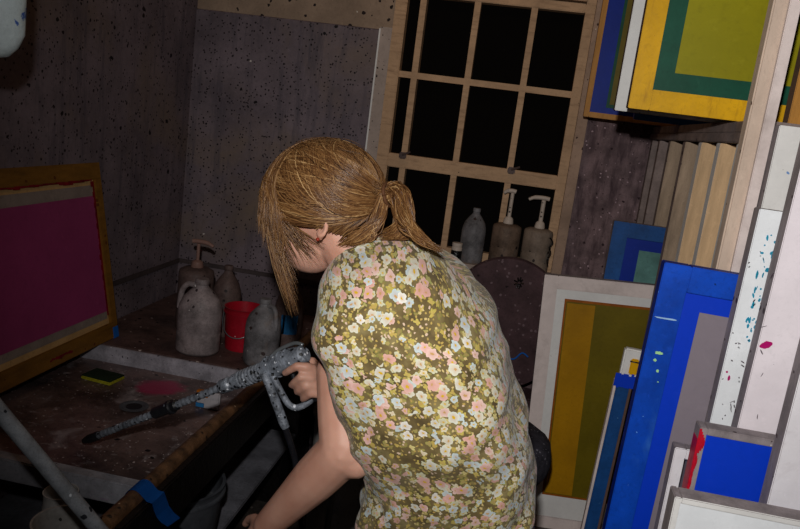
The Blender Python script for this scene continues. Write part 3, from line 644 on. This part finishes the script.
# fractions along the projected line
gun=thing('spray_wand','pressure washer wand with grey gun body held over the tub','spray wand',tuple(rear))
m=B(); tube(m,[G(0),G(.03),G(.075),G(.085)],[.007,.011,.011,.008],14); autosmooth(mesh('nozzle',m,M['gundark'],gun))
m=B()
pts=[];rd=[]
N=120
for k in range(N+1):
    s=.08+.60*k/N; pts.append(G(s)); rd.append(.0078+(.0012 if k%4<2 else 0))
tube(m,pts,rd,12); autosmooth(mesh('lance_tube',m,M['gunmetal'],gun),30)
m=B(); tube(m,[G(.36),G(.365),G(.43),G(.432),G(.445),G(.448),G(.465),G(.47)],[.008,.0135,.0135,.0165,.0165,.0125,.0125,.008],16); autosmooth(mesh('coupling',m,M['gundark'],gun),30)
m=B(); tube(m,[G(.66),G(.665),G(.70),G(.705),G(.72),G(.722),G(.745),G(.75)],[.01,.015,.016,.013,.013,.017,.017,.012],16); autosmooth(mesh('collar',m,M['gunmetal'],gun),30)
m=B(); pts=[];rd=[]
for k in range(40): 
    s=.745+.10*k/39; pts.append(G(s)); rd.append(.0165+(.0025 if k%5<3 else 0))
tube(m,pts,rd,16); autosmooth(mesh('ribbed_sleeve',m,M['gunmetal'],gun),30)
m=B(); tube(m,[G(.84),G(.845),G(.90),G(.96),G(.99),G(1.0)],[.016,.021,.023,.023,.02,.014],18)
for s in (.86,.885,.91,.935): tube(m,[G(s),G(s+.006)],.0255,18)
autosmooth(mesh('gun_body',m,M['gunmetal'],gun),30)
m=B(); tube(m,smooth([G(.85,0,.022),G(.89,0,.033),G(.95,0,.034),G(.985,0,.022)],4),.004,8); mesh('top_bracket',m,M['metal'],gun,True)
def GW(px,py,Y=1.37): return W(px,py,Y)
m=B(); tube(m,smooth([GW(298,360),GW(307,372),GW(314,386),GW(320,398)],5),[.016]*8+[.015]*8,14); autosmooth(mesh('pistol_grip',m,M['gundark'],gun))
m=B(); tube(m,smooth([GW(272,374),GW(279,388),GW(287,402),GW(293,407),GW(300,407),GW(310,401),GW(321,390)],5),.0068,10); autosmooth(mesh('trigger_guard',m,M['gunmetal'],gun))
m=B(); tube(m,smooth([GW(290,364),GW(292,372),GW(296,382),GW(302,390)],5),.005,8); mesh('trigger',m,M['gundark'],gun,True)
m=B(); tube(m,[GW(264,373),GW(270,386),GW(284,424),GW(286,428)],[.009,.0095,.0095,.008],14); autosmooth(mesh('hose_fitting',m,M['gunmetal'],gun),30)
m=B(); tube(m,smooth([GW(284,424),GW(291,445),GW(296,465),W(299,500,1.37),W(302,530,1.38),V((-.32,1.45,.45)),V((-.36,1.6,.02)),V((-.42,2.2,.012)),V((-.3,2.6,.012))],8),.0068,12)
autosmooth(mesh('hose',m,M['hose'],gun))
# pale bin and thin pole seen through the guard
bucket('waste_bin','pale plastic bin on the floor behind the spray gun','bin',-.46,2.38,.001,.12,.60,M['cup'],False)
m=B(); tube(m,[(-.42,2.0,0.001),(-.40,2.0,.66)],.010,12); o=mesh('metal_pole',m,M['metal'],None,True); rebase(o,(-.42,2.0,0)); tag(o,'thin metal pole standing behind the hanging hose','pole')
# ---------------------------------------------------------------- person
def ball(bm,c,r,sub=3):
    rr=r if hasattr(r,'__len__') else (r,r,r)
    q=bmesh.ops.create_icosphere(bm,subdivisions=sub,radius=1)
    for v in q['verts']: v.co=V(c)+V((v.co.x*rr[0],v.co.y*rr[1],v.co.z*rr[2]))
def ellip(bm,c,ax,rs,sub=3):
    q=bmesh.ops.create_icosphere(bm,subdivisions=sub,radius=1)
    for v in q['verts']: v.co=V(c)+ax[0]*(v.co.x*rs[0])+ax[1]*(v.co.y*rs[1])+ax[2]*(v.co.z*rs[2])
def cap(bm,p0,p1,r0,r1):
    p0=V(p0);p1=V(p1); ball(bm,p0,r0,2); ball(bm,p1,r1,2)
    n=5; tube(bm,[p0.lerp(p1,k/n) for k in range(n+1)],[r0+(r1-r0)*k/n for k in range(n+1)],16)
def chain(bm,pts,rs):
    for i in range(len(pts)-1): cap(bm,pts[i],pts[i+1],rs[i],rs[i+1])
per=thing('person','person in a sleeveless floral blouse bending over the tub with a spray gun','person',(.02,1.27,0))
Hc=W(321,213,1.26)
hf=V((-.90,.20,-.34)).normalized(); hs=V((0,0,1)).cross(hf).normalized()   # hs points toward her left
hu=hf.cross(hs).normalized()
if hu.z<0: hu=-hu
if hs.y>0: hs=-hs
def H(f,s,u): return Hc+hf*f+hs*s+hu*u
ax=(hf,hs,hu)
m=B()
ellip(m,H(-.012,0,.018),ax,(.098,.075,.092)); ellip(m,H(.030,0,-.042),ax,(.060,.054,.062))
ellip(m,H(.052,0,-.072),ax,(.030,.032,.022)); ellip(m,H(.070,0,.03),ax,(.025,.05,.035))
cap(m,H(.088,0,-.002),H(.107,0,-.030),.009,.013); cap(m,H(.098,.011,-.033),H(.098,-.011,-.033),.008,.008)
for s in (1,-1):
    ellip(m,H(.060,s*.04,-.035),ax,(.024,.022,.024)); cap(m,H(.085,s*.012,.018),H(.074,s*.042,.018),.008,.007)
    for k in range(10):
        a=-PI*.75+k*PI*1.5/9; a2=a+PI*1.5/9
        if k<9: cap(m,H(-.036-.013*math.cos(a)*.9,s*(.077+.004*math.sin(k)),-.018+.022*math.sin(a)),H(-.036-.013*math.cos(a2)*.9,s*.078,-.018+.022*math.sin(a2)),.0038,.0038)
    ellip(m,H(-.034,s*.070,-.018),ax,(.011,.006,.017)); ball(m,H(-.030,s*.074,-.042),(.006,.005,.007),2)
cap(m,H(.092,.016,-.058),H(.096,0,-.058),.006,.0075); cap(m,H(.096,0,-.058),H(.092,-.016,-.058),.0075,.006)
cap(m,H(.09,.013,-.068),H(.093,-.0,-.069),.006,.0075); cap(m,H(.093,0,-.069),H(.09,-.013,-.068),.0075,.006)
nk=W(362,262,1.25)
chain(m,[H(-.03,0,-.03),H(-.045,0,-.07),nk],[.054,.052,.058])
# torso inside the blouse
hip=V((-.01,1.26,.93)); chest=V((-.135,1.26,1.17)); ab=V((-.06,1.265,1.04))
ball(m,chest,(.10,.105,.12)); ball(m,ab,(.09,.11,.11)); ball(m,hip,(.085,.12,.10))
chain(m,[nk,V((-.17,1.26,1.24)),V((-.10,1.26,1.12)),ab,hip],[.055,.08,.095,.092,.08])
shL=V((-.200,1.165,1.225)); shR=V((-.18,1.395,1.235))
cap(m,V((-.17,1.26,1.26)),shL,.05,.048); cap(m,V((-.17,1.26,1.26)),shR,.05,.048)
elL=W(345,449,1.105); wrL=W(267,526,1.17)
mid=shL.lerp(elL,.5)
chain(m,[shL,W(342,370,1.155),W(343,415,1.13),elL],[.046,.0435,.0425,.042])
ball(m,W(355,461,1.10),.030,2)
fm_=elL.lerp(wrL,.35)
chain(m,[elL,fm_,elL.lerp(wrL,.7),wrL],[.042,.040,.032,.0262])
# left hand, spread low by the tub rim
def hand(bm,wr,d,nrm,curls,scale=1.0,thumb_dir=None,side=1):
    """wr wrist, d direction of fingers, nrm back of the hand; curl per finger"""
    d=d.normalized(); nrm=(nrm-d*nrm.dot(d)).normalized(); sd=d.cross(nrm)*side
    tips=[]
    for k in range(4):
        o=(k-1.5)*.0195*scale
        base=wr+d*(.082-.004*abs(k-1.2))*scale+sd*o
        cap(bm,wr+d*.012*scale+sd*o*.55,base,.0145*scale,.0112*scale)
        ln=[.078,.086,.080,.063][k]*scale; cur=curls[k]; p=base; a=0; dirv=d; rr=.0092*scale
        for j,fr in enumerate((.45,.32,.23)):
            a+=cur*(1.0 if j==0 else 1.15); dirv=(d*math.cos(a)-nrm*math.sin(a)); q=p+dirv*ln*fr
            cap(bm,p,q,rr,rr*.9); rr*=.9; p=q
        tips.append((p,dirv))
    td=(thumb_dir or (sd*-.75+d*.6-nrm*.3)).normalized()
    t0=wr+d*.02*scale-sd*.018*scale; t1=t0+td*.040*scale; t2=t1+(td+d*.5).normalized()*.034*scale; t3=t2+(td*.5+d).normalized()*.026*scale
    cap(bm,t0,t1,.015*scale,.0115*scale); cap(bm,t1,t2,.0112*scale,.0098*scale); cap(bm,t2,t3,.0098*scale,.0078*scale)
    return tips
dL=(wrL-elL).normalized()
hand(m,wrL,(dL+V((-.0,.05,-.5))),V((-.3,-.75,.6)),[.18,.2,.25,.3],.93,side=-1)
# right arm and hand on the grip
wrR=W(333,383,1.385); elR=V((-.165,1.47,1.03))
chain(m,[shR,shR.lerp(elR,.5),elR],[.046,.041,.036]); chain(m,[elR,elR.lerp(wrR,.4),wrR],[.036,.033,.024])
# palm behind the grip, fingers wrap in front of it
kn=[W(306,367,1.345),W(311,378,1.345),W(315,386,1.348),W(319,394,1.35)]
cap(m,wrR,W(318,375,1.385),.024,.022); cap(m,W(318,372,1.385),W(322,388,1.385),.021,.019)
tipsR=[[(297,366,1.340),(290,370,1.348),(285,373,1.36)],[(301,377,1.336),(295,382,1.346),(291.5,385,1.36)],[(306,386,1.338),(300,390,1.348),(297,392,1.36)],[(311,393,1.342),(306,397,1.352),(303,399,1.362)]]
for k in range(4):
    cap(m,W(318,372+5*k,1.372),kn[k],.0135,.0102); p=kn[k]; rr=.0096
    for q in tipsR[k]:
        q=W(*q); cap(m,p,q,rr,rr*.9); rr*=.92; p=q
cap(m,W(318,372,1.385),W(312,362,1.395),.014,.0115); cap(m,W(312,362,1.395),W(303,366,1.40),.011,.0095); cap(m,W(303,366,1.40),W(297,370,1.395),.0095,.008)
# legs
for sy,y in ((-1,1.19),(1,1.35)):
    chain(m,[V((.0,y,.86)),V((-.005,y,.48)),V((.03,y,.09))],[.070,.056,.042])
    cap(m,V((.04,y,.045)),V((-.12,y,.032)),.038,.028)
bmesh.ops.recalc_face_normals(m,faces=m.faces[:])
me=bpy.data.meshes.new('body_raw'); m.to_mesh(me); m.free()
raw=bpy.data.objects.new('body_raw',me); C.objects.link(raw)
md=raw.modifiers.new('r','REMESH'); md.mode='VOXEL'; md.voxel_size=.0034; md.use_smooth_shade=True
md=raw.modifiers.new('s','SMOOTH'); md.factor=.6; md.iterations=5
dg=bpy.context.evaluated_depsgraph_get(); me2=bpy.data.meshes.new_from_object(raw.evaluated_get(dg)); bpy.data.objects.remove(raw)
me2.name='body'; me2.materials.clear(); me2.materials.append(M['skin'])
for p_ in me2.polygons: p_.use_smooth=True
me2.transform(Matrix.Translation(-per.location)); body=bpy.data.objects.new('body',me2); C.objects.link(body); body.parent=per
# trousers + shoes
def remeshed(name,bm,mt,vox,par,it=4):
    bmesh.ops.recalc_face_normals(bm,faces=bm.faces[:])
    a=bpy.data.meshes.new('t'); bm.to_mesh(a); bm.free(); r=bpy.data.objects.new('t',a); C.objects.link(r)
    d=r.modifiers.new('r','REMESH'); d.mode='VOXEL'; d.voxel_size=vox
    d=r.modifiers.new('s','SMOOTH'); d.factor=.6; d.iterations=it
    g=bpy.context.evaluated_depsgraph_get(); b=bpy.data.meshes.new_from_object(r.evaluated_get(g)); bpy.data.objects.remove(r)
    b.name=name; b.materials.clear(); b.materials.append(mt)
    for p_ in b.polygons: p_.use_smooth=True
    b.transform(Matrix.Translation(-per.location)); o=bpy.data.objects.new(name,b); C.objects.link(o); o.parent=par; return o
m=B()
for y in (1.19,1.35): chain(m,[V((.0,y-.005*(y>1.3)*5,.86)),V((-.005,y,.48)),V((.03,y,.10))],[.082,.07,.058])
ball(m,hip+V((0,0,-.03)),(.090,.125,.09))
remeshed('trousers',m,M['jean'],.008,per)
for y in (1.19,1.35):
    m=B(); cap(m,V((.045,y,.047)),V((-.13,y,.036)),.046,.036); 
    for v in m.verts: v.co.z=max(v.co.z,.002)
    remeshed('shoe',m,M['rimside'],.007,per)
# eyes, earring
for s in (1,-1):
    m=B(); ball(m,H(.074,s*.029,.006),.0115,3); mesh('eye',m,M['eye'],per,True)
m=B(); ball(m,H(-.028,.081,-.044),.0033,2); mesh('earring',m,M['earring'],per,True)['label']='small red stud earring'
# blouse ------------------------------------------------------------
rows=[ # yL, xL, yR, xR, half depth, centre Y, power
(250,341,234,386,.058,1.250,2.2),(253,340,236,400,.072,1.250,2.2),(262,336,241,420,.108,1.245,2.4),(276,333,256,444,.145,1.235,2.6),(298,330,284,469,.175,1.23,3.0),(324,331,314,486,.19,1.225,3.4),
(354,342,348,500,.19,1.22,3.5),(387,352,384,513,.188,1.22,3.5),(418,361,416,522,.18,1.22,3.4),(450,371,450,530,.160,1.225,3.0),(474,371,478,534,.155,1.23,2.6),(500,361,503,534,.150,1.24,2.5),(530,372,532,530,.150,1.245,2.4),(570,380,572,527,.150,1.25,2.3)]
def cr(a,b,c_,d,s): return .5*((2*b)+(c_-a)*s+(2*a-5*b+4*c_-d)*s*s+(3*b-a-3*c_+d)*s**3)
dense=[]
for i in range(len(rows)-1):
    g=lambda j: rows[max(0,min(len(rows)-1,j))]
    for k in range(9):
        s=k/9; dense.append([cr(g(i-1)[q],g(i)[q],g(i+1)[q],g(i+2)[q],s) for q in range(7)])
dense.append(list(rows[-1]))
NS=150; m=B(); uvl=m.loops.layers.uv.new('UVMap'); grid=[]; uvs=[]
vlen=0; prevc=None
for ri,(yl,xl,yr,xr,dp,cyy,pw_) in enumerate(dense):
    Lp=W(xl,yl,cyy); Rp=W(xr,yr,cyy); cc=(Lp+Rp)/2; hx=(Rp-Lp)/2
    if prevc is not None: vlen+=(cc-prevc).length
    prevc=cc; row=[]; ur=[]; arc=0; last=None
    tdepth=ri/len(dense)
    for k in range(NS):
        a=2*PI*k/NS; ca,sa=math.cos(a),math.sin(a)
        e=2/pw_; X=math.copysign(abs(ca)**e,ca); Yy=math.copysign(abs(sa)**e,sa)
        p=cc+hx*X+V((0,1,0))*dp*Yy
        # folds
        fa=noise.noise(V((p.x*9-p.z*5,p.y*4,p.z*2.2+7)))*.013+noise.noise(V((p.x*26-p.z*16,p.y*8,p.z*5)))*.0085+noise.noise(V((p.x*50+p.z*30,p.y*12,p.z*12)))*.003
        low_=max(0,tdepth-.5)*2
        fa+=math.sin(a*11+3*noise.noise(V((p.z*3,0,1))))*.004*low_+math.sin(a*7+1)*.003*low_
        fd=(hx.normalized()*ca+V((0,1,0))*sa)
        fade=.25 if ri<6 else min(1,.25+(ri-6)*.05)
        p=p+fd*fa*fade
        if last is not None: arc+=(p-last).length
        last=p; row.append(m.verts.new(p)); ur.append(arc)
    grid.append(row); uvs.append((ur,vlen))
for i in range(len(grid)-1):
    for k in range(NS):
        k2=(k+1)%NS; f=m.faces.new((grid[i][k],grid[i][k2],grid[i+1][k2],grid[i+1][k]))
        u00=uvs[i][0][k]; u01=uvs[i][0][k+1] if k<NS-1 else uvs[i][0][k]+.006; u10=uvs[i+1][0][k]; u11=uvs[i+1][0][k+1] if k<NS-1 else uvs[i+1][0][k]+.006
        mid0=uvs[i][0][NS*3//4]; mid1=uvs[i+1][0][NS*3//4]
        for lp,(u,vv) in zip(f.loops,((u00-mid0,uvs[i][1]),(u01-mid0,uvs[i][1]),(u11-mid1,uvs[i+1][1]),(u10-mid1,uvs[i+1][1]))): lp[uvl].uv=(u+3,vv+3)
blo=mesh('blouse',m,M['floral'],per,True)
sd=blo.modifiers.new('s','SOLIDIFY'); sd.thickness=.0015; sd.offset=1
# hair --------------------------------------------------------------
HR=(.112,.088,.101)
def HE(f,s,u,k=1.0):  # direction -> point on the hair envelope
    d=V((f,s,u)).normalized(); return H(-.012+d.x*HR[0]*k,d.y*HR[1]*k,.022+d.z*HR[2]*k)
m=B(); uvl=m.loops.layers.uv.new('UVMap'); NU,NVv=72,40; g=[]
for i in range(NVv+1):
    th_=i/NVv*PI*.74; row=[]
    for k in range(NU):
        ph=2*PI*k/NU; d=V((math.sin(th_)*math.cos(ph),math.sin(th_)*math.sin(ph),math.cos(th_)))
        bump_=1+.015*noise.noise(V((ph*9 if ph<PI else (2*PI-ph)*9,th_*1.2,0)))
        row.append((d,m.verts.new(HE(d.x,d.y,d.z,.985*bump_))))
    g.append(row)
for i in range(NVv):
    for k in range(NU):
        k2=(k+1)%NU; dd=g[i][k][0]
        if dd.z<.30 and dd.x>.50-.35*max(0,-dd.z): continue
        if dd.z<-.16 and dd.x>-.12 : continue
        if dd.z<-.45: continue
        try: f=m.faces.new((g[i][k][1],g[i][k2][1],g[i+1][k2][1],g[i+1][k][1]))
        except ValueError: continue
        for lp,(u,v_) in zip(f.loops,((k,i),(k+1,i),(k+1,i+1),(k,i+1))): lp[uvl].uv=(u/NU*3,v_/NVv)
bmesh.ops.delete(m,geom=[v for v in m.verts if not v.link_faces],context='VERTS')
hairc=mesh('hair',m,M['hair'],per,True)
sd=hairc.modifiers.new('s','SOLIDIFY'); sd.thickness=.004; sd.offset=-1
def strands(name,paths,r0,r1,seg=4,par=per):
    m=B(); uvl=m.loops.layers.uv.new('UVMap')
    for pts in paths:
        n=len(pts); uu=random.random()*9; prev=None; rings=[]
        rr=random.uniform(.7,1.25)
        for i,p in enumerate(pts):
            d=(pts[min(i+1,n-1)]-pts[max(i-1,0)]); d=d.normalized() if d.length>1e-7 else V((0,0,1))
            a=d.orthogonal().normalized() if prev is None else (prev-d*prev.dot(d)).normalized(); prev=a; b=d.cross(a)
            s=i/(n-1); r=(r0+(r1-r0)*s)*rr*(1 if s<.85 else max(.15,(1-s)/.15))
            rings.append([m.verts.new(p+(a*math.cos(2*PI*k/seg)+b*math.sin(2*PI*k/seg))*r) for k in range(seg)])
        for i in range(n-1):
            for k in range(seg):
                f=m.faces.new((rings[i][k],rings[i][(k+1)%seg],rings[i+1][(k+1)%seg],rings[i+1][k]))
                for lp,v_ in zip(f.loops,(i,i,i+1,i+1)): lp[uvl].uv=(uu,v_/n)
    return mesh(name,m,M['hair'],par,True)
TIE=H(-.135,.018,.005)
tied=V((-.98,.15,-.08))
def arcp(d0,d1,k0,k1,n=12,wob=.012,lift=.03):
    d0=d0.normalized(); d1=d1.normalized(); w0=random.uniform(-1,1)*wob; w1=random.uniform(-1,1)*wob; out=[]
    for i in range(n):
        s=i/(n-1); d=d0.slerp(d1,s); k=k0+(k1-k0)*s+lift*math.sin(PI*s)
        out.append(HE(d.x,d.y+w0*math.sin(s*5),d.z+w1*math.sin(s*4),k))
    return out
def qb(d0,dm,de,k0,k1,n=16,wob=.02,end=True):
    out=[]; w0=random.uniform(-1,1)*wob; w1=random.uniform(-1,1)*wob; f0=random.uniform(3,7)
    for i in range(n):
        s=i/(n-1); d=(d0*(1-s)**2+dm*(2*s*(1-s))+de*(s*s)).normalized(); k=k0+(k1-k0)*s
        out.append(HE(d.x+w1*math.sin(s*f0+2)*.5,d.y+w0*math.sin(s*f0),d.z+w1*math.sin(s*f0+1),k))
    return out
paths=[]
for _ in range(1500):
    side=1 if random.random()<.80 else -1
    a=random.uniform(-.6,1.0)
    d0=V((math.sin(a)+.1,side*random.uniform(.0,.12),math.cos(a)))
    b=random.random()
    dm=V((.55*math.sin(a)+.35*b-.1,side*(.7+.5*b),.75-1.25*b))
    de=tied+V((0,side*random.uniform(-.05,.22),.15-.45*b))
    k=random.uniform(1.0,1.05)
    p=qb(d0,dm,de,k,k*.99)
    paths.append(p+[p[-1].lerp(TIE,.6),TIE+V([random.uniform(-.006,.006) for _ in range(3)])])
for _ in range(350):
    side=random.uniform(-.9,.9)
    d0=V((random.uniform(.0,.8),side*.35,1)); de=tied+V((0,side*.4,random.uniform(0,.25)))
    k=random.uniform(1.0,1.05); p=arcp(d0,de,k,k*.99,16,.02,.0); paths.append(p+[TIE+V([random.uniform(-.008,.008) for _ in range(3)])])
for _ in range(420): # from behind the ear and the nape up to the tie
    side=1 if random.random()<.75 else -1; u=random.random()
    d0=V((-.02-.75*u,side*(.95-.45*u),-.28-.55*u-random.uniform(0,.12))); dm=d0+V((-.35,0,.10)); de=tied+V((0,side*.15,-.25))
    k=random.uniform(.97,1.03); p=qb(d0,dm,de,k,k); paths.append(p+[TIE+V([random.uniform(-.008,.008) for _ in range(3)])])
strands('hair_strand',paths,.00085,.0008)['kind']='stuff'
# fringe and face framing strands
paths=[]
for _ in range(900):
    side=random.choice((1,1,1,1,-1)); s0=random.uniform(0,.12)
    a=random.uniform(-.15,.85); d0=V((math.sin(a),side*s0,math.cos(a)))
    sy_=random.uniform(.0,1.0)*side
    d1=V((1.0-.62*abs(sy_),sy_*.98,random.uniform(-.02,.28)-.1*abs(sy_)))
    dm=d0*.5+d1*.5+V((.12,side*.1,.35))
    k=random.uniform(1.0,1.06); p=qb(d0,dm,d1,k,k+.015,13,.03)
    L_=(random.uniform(.005,.028) if abs(sy_)<.6 else random.uniform(.01,.035)) if random.random()<.86 else random.uniform(.035,.07)
    q=p[-1]; dirn=(p[-1]-p[-2]).normalized(); out_=random.uniform(-.05,.05); so=random.uniform(-.25,.25)
    for j in range(1,8):
        s=j/7; dn=(dirn*(1-s)+V((0,0,-1))*(s*.6+.4)+hf*(out_-.12*s)+hs*so*s).normalized(); q=q+dn*L_/7; p.append(q)
    paths.append(p)
for _ in range(110):
    a=random.uniform(.1,.6); d0=V((math.sin(a),random.uniform(.0,.08),math.cos(a))); d1=V((.72+random.uniform(-.12,.16),.66+random.uniform(-.1,.1),-.05)); dm=d0*.5+d1*.5+V((.1,.1,.3))
    k=random.uniform(1.02,1.07); p=qb(d0,dm,d1,k,k,11,.02)
    e=random.random(); end=W(random.uniform(288,299),270+e*48,p[-1].y-.01); st_=p[-1]; md_=st_.lerp(end,.5)+V((random.uniform(-.010,.008),0,.0))
    p+= smooth([st_,md_,end],4)[1:]
    paths.append(p)
for _ in range(90):
    a=random.uniform(.1,.6); d0=V((math.sin(a),random.uniform(.0,.08),math.cos(a))); d1=V((.45+random.uniform(-.2,.25),.80,-.12)); dm=d0*.5+d1*.5+V((.1,.1,.3))
    p=qb(d0,dm,d1,1.04,1.04,11,.02); x_=random.uniform(278,326); end=W(x_,random.uniform(238,268),p[-1].y); st_=p[-1]
    p+=smooth([st_,st_.lerp(end,.5)+V((random.uniform(-.008,.006),0,0)),end],4)[1:]; paths.append(p)
strands('fringe',paths,.0008,.0005)['kind']='stuff'
# pony tail
paths=[]
for _ in range(520):
    r=lambda a:random.uniform(-a,a)
    T=TIE+V((r(.012),r(.012),r(.014)))
    y=1.20
    u_=random.random()
    if u_<.35:
        pts=[T,W(395+r(5),186+r(5),y+.02),W(408+r(4),203+r(8),y),W(404+r(9),228+r(8),y-.01),W(388+r(10),236+r(5),y)]
    else:
        e=random.uniform(0,1)
        pts=[T,W(396+r(7),195+r(9),y+.01+r(.015)),W(404+r(8),220+r(7),y-.01+r(.02)),W(418+r(6),236+r(4),y-.035+r(.01)),W(425+18*e+r(3),242+10*e+r(3),y-.05+r(.005))]
    paths.append(smooth(pts,5))
for _ in range(120):
    r=lambda a:random.uniform(-a,a)
    paths.append(smooth([TIE+V((r(.01),r(.01),r(.01))),W(376+r(8),222+r(6),1.19),W(362+r(14),236+r(5),1.185),W(350+r(14),244+r(4),1.19)],5))
strands('ponytail',paths,.0012,.0008)['kind']='stuff'
m=B(); 
pts=[TIE+V((.0,0,0))+hu*.019*math.sin(a)+hs*.019*math.cos(a)-hf*.006 for a in [2*PI*k/20 for k in range(21)]]
tube(m,pts,.003,8); mesh('hair_tie',m,M['hairtie'],per,True)
# flyaways
paths=[]
for _ in range(70):
    a=random.uniform(-.8,1.2); d0=V((math.sin(a),random.uniform(-.2,.6),math.cos(a))); d1=V((math.sin(a)-random.uniform(.3,.9),random.uniform(0,.9),math.cos(a)-.4))
    paths.append(arcp(d0,d1,1.03,random.uniform(1.04,1.12),10,.08,.03))
strands('flyaway_hair',paths,.00035,.0002,3)['kind']='stuff'
# ---------------------------------------------------------------- light
right=Vector(vx); # not used for placement of anything visible
fl=bpy.data.lights.new('camera_flash','SPOT'); fl.energy=72; fl.color=(1.0,.975,.95); fl.spot_size=math.radians(100); fl.spot_blend=.9; fl.shadow_soft_size=.018
fo=bpy.data.objects.new('camera_flash',fl); C.objects.link(fo); fo.location=(-.045,-.02,1.72)
fo.rotation_euler=(V((.22,2.6,1.42))-fo.location).to_track_quat('-Z','Y').to_euler()
am=bpy.data.lights.new('ceiling_lamp','AREA'); am.energy=.9; am.color=(1,.62,.34); am.size=.35
ao=bpy.data.objects.new('ceiling_lamp',am); C.objects.link(ao); ao.location=(-.3,2.1,2.58)
w=bpy.data.worlds.new('world'); bpy.context.scene.world=w; w.use_nodes=True; w.node_tree.nodes['Background'].inputs[0].default_value=(.02,.018,.02,1); w.node_tree.nodes['Background'].inputs[1].default_value=.3
vs=bpy.context.scene.view_settings; vs.view_transform='Standard'; vs.look='None'; vs.exposure=.12; vs.gamma=1; vs.use_curve_mapping=False
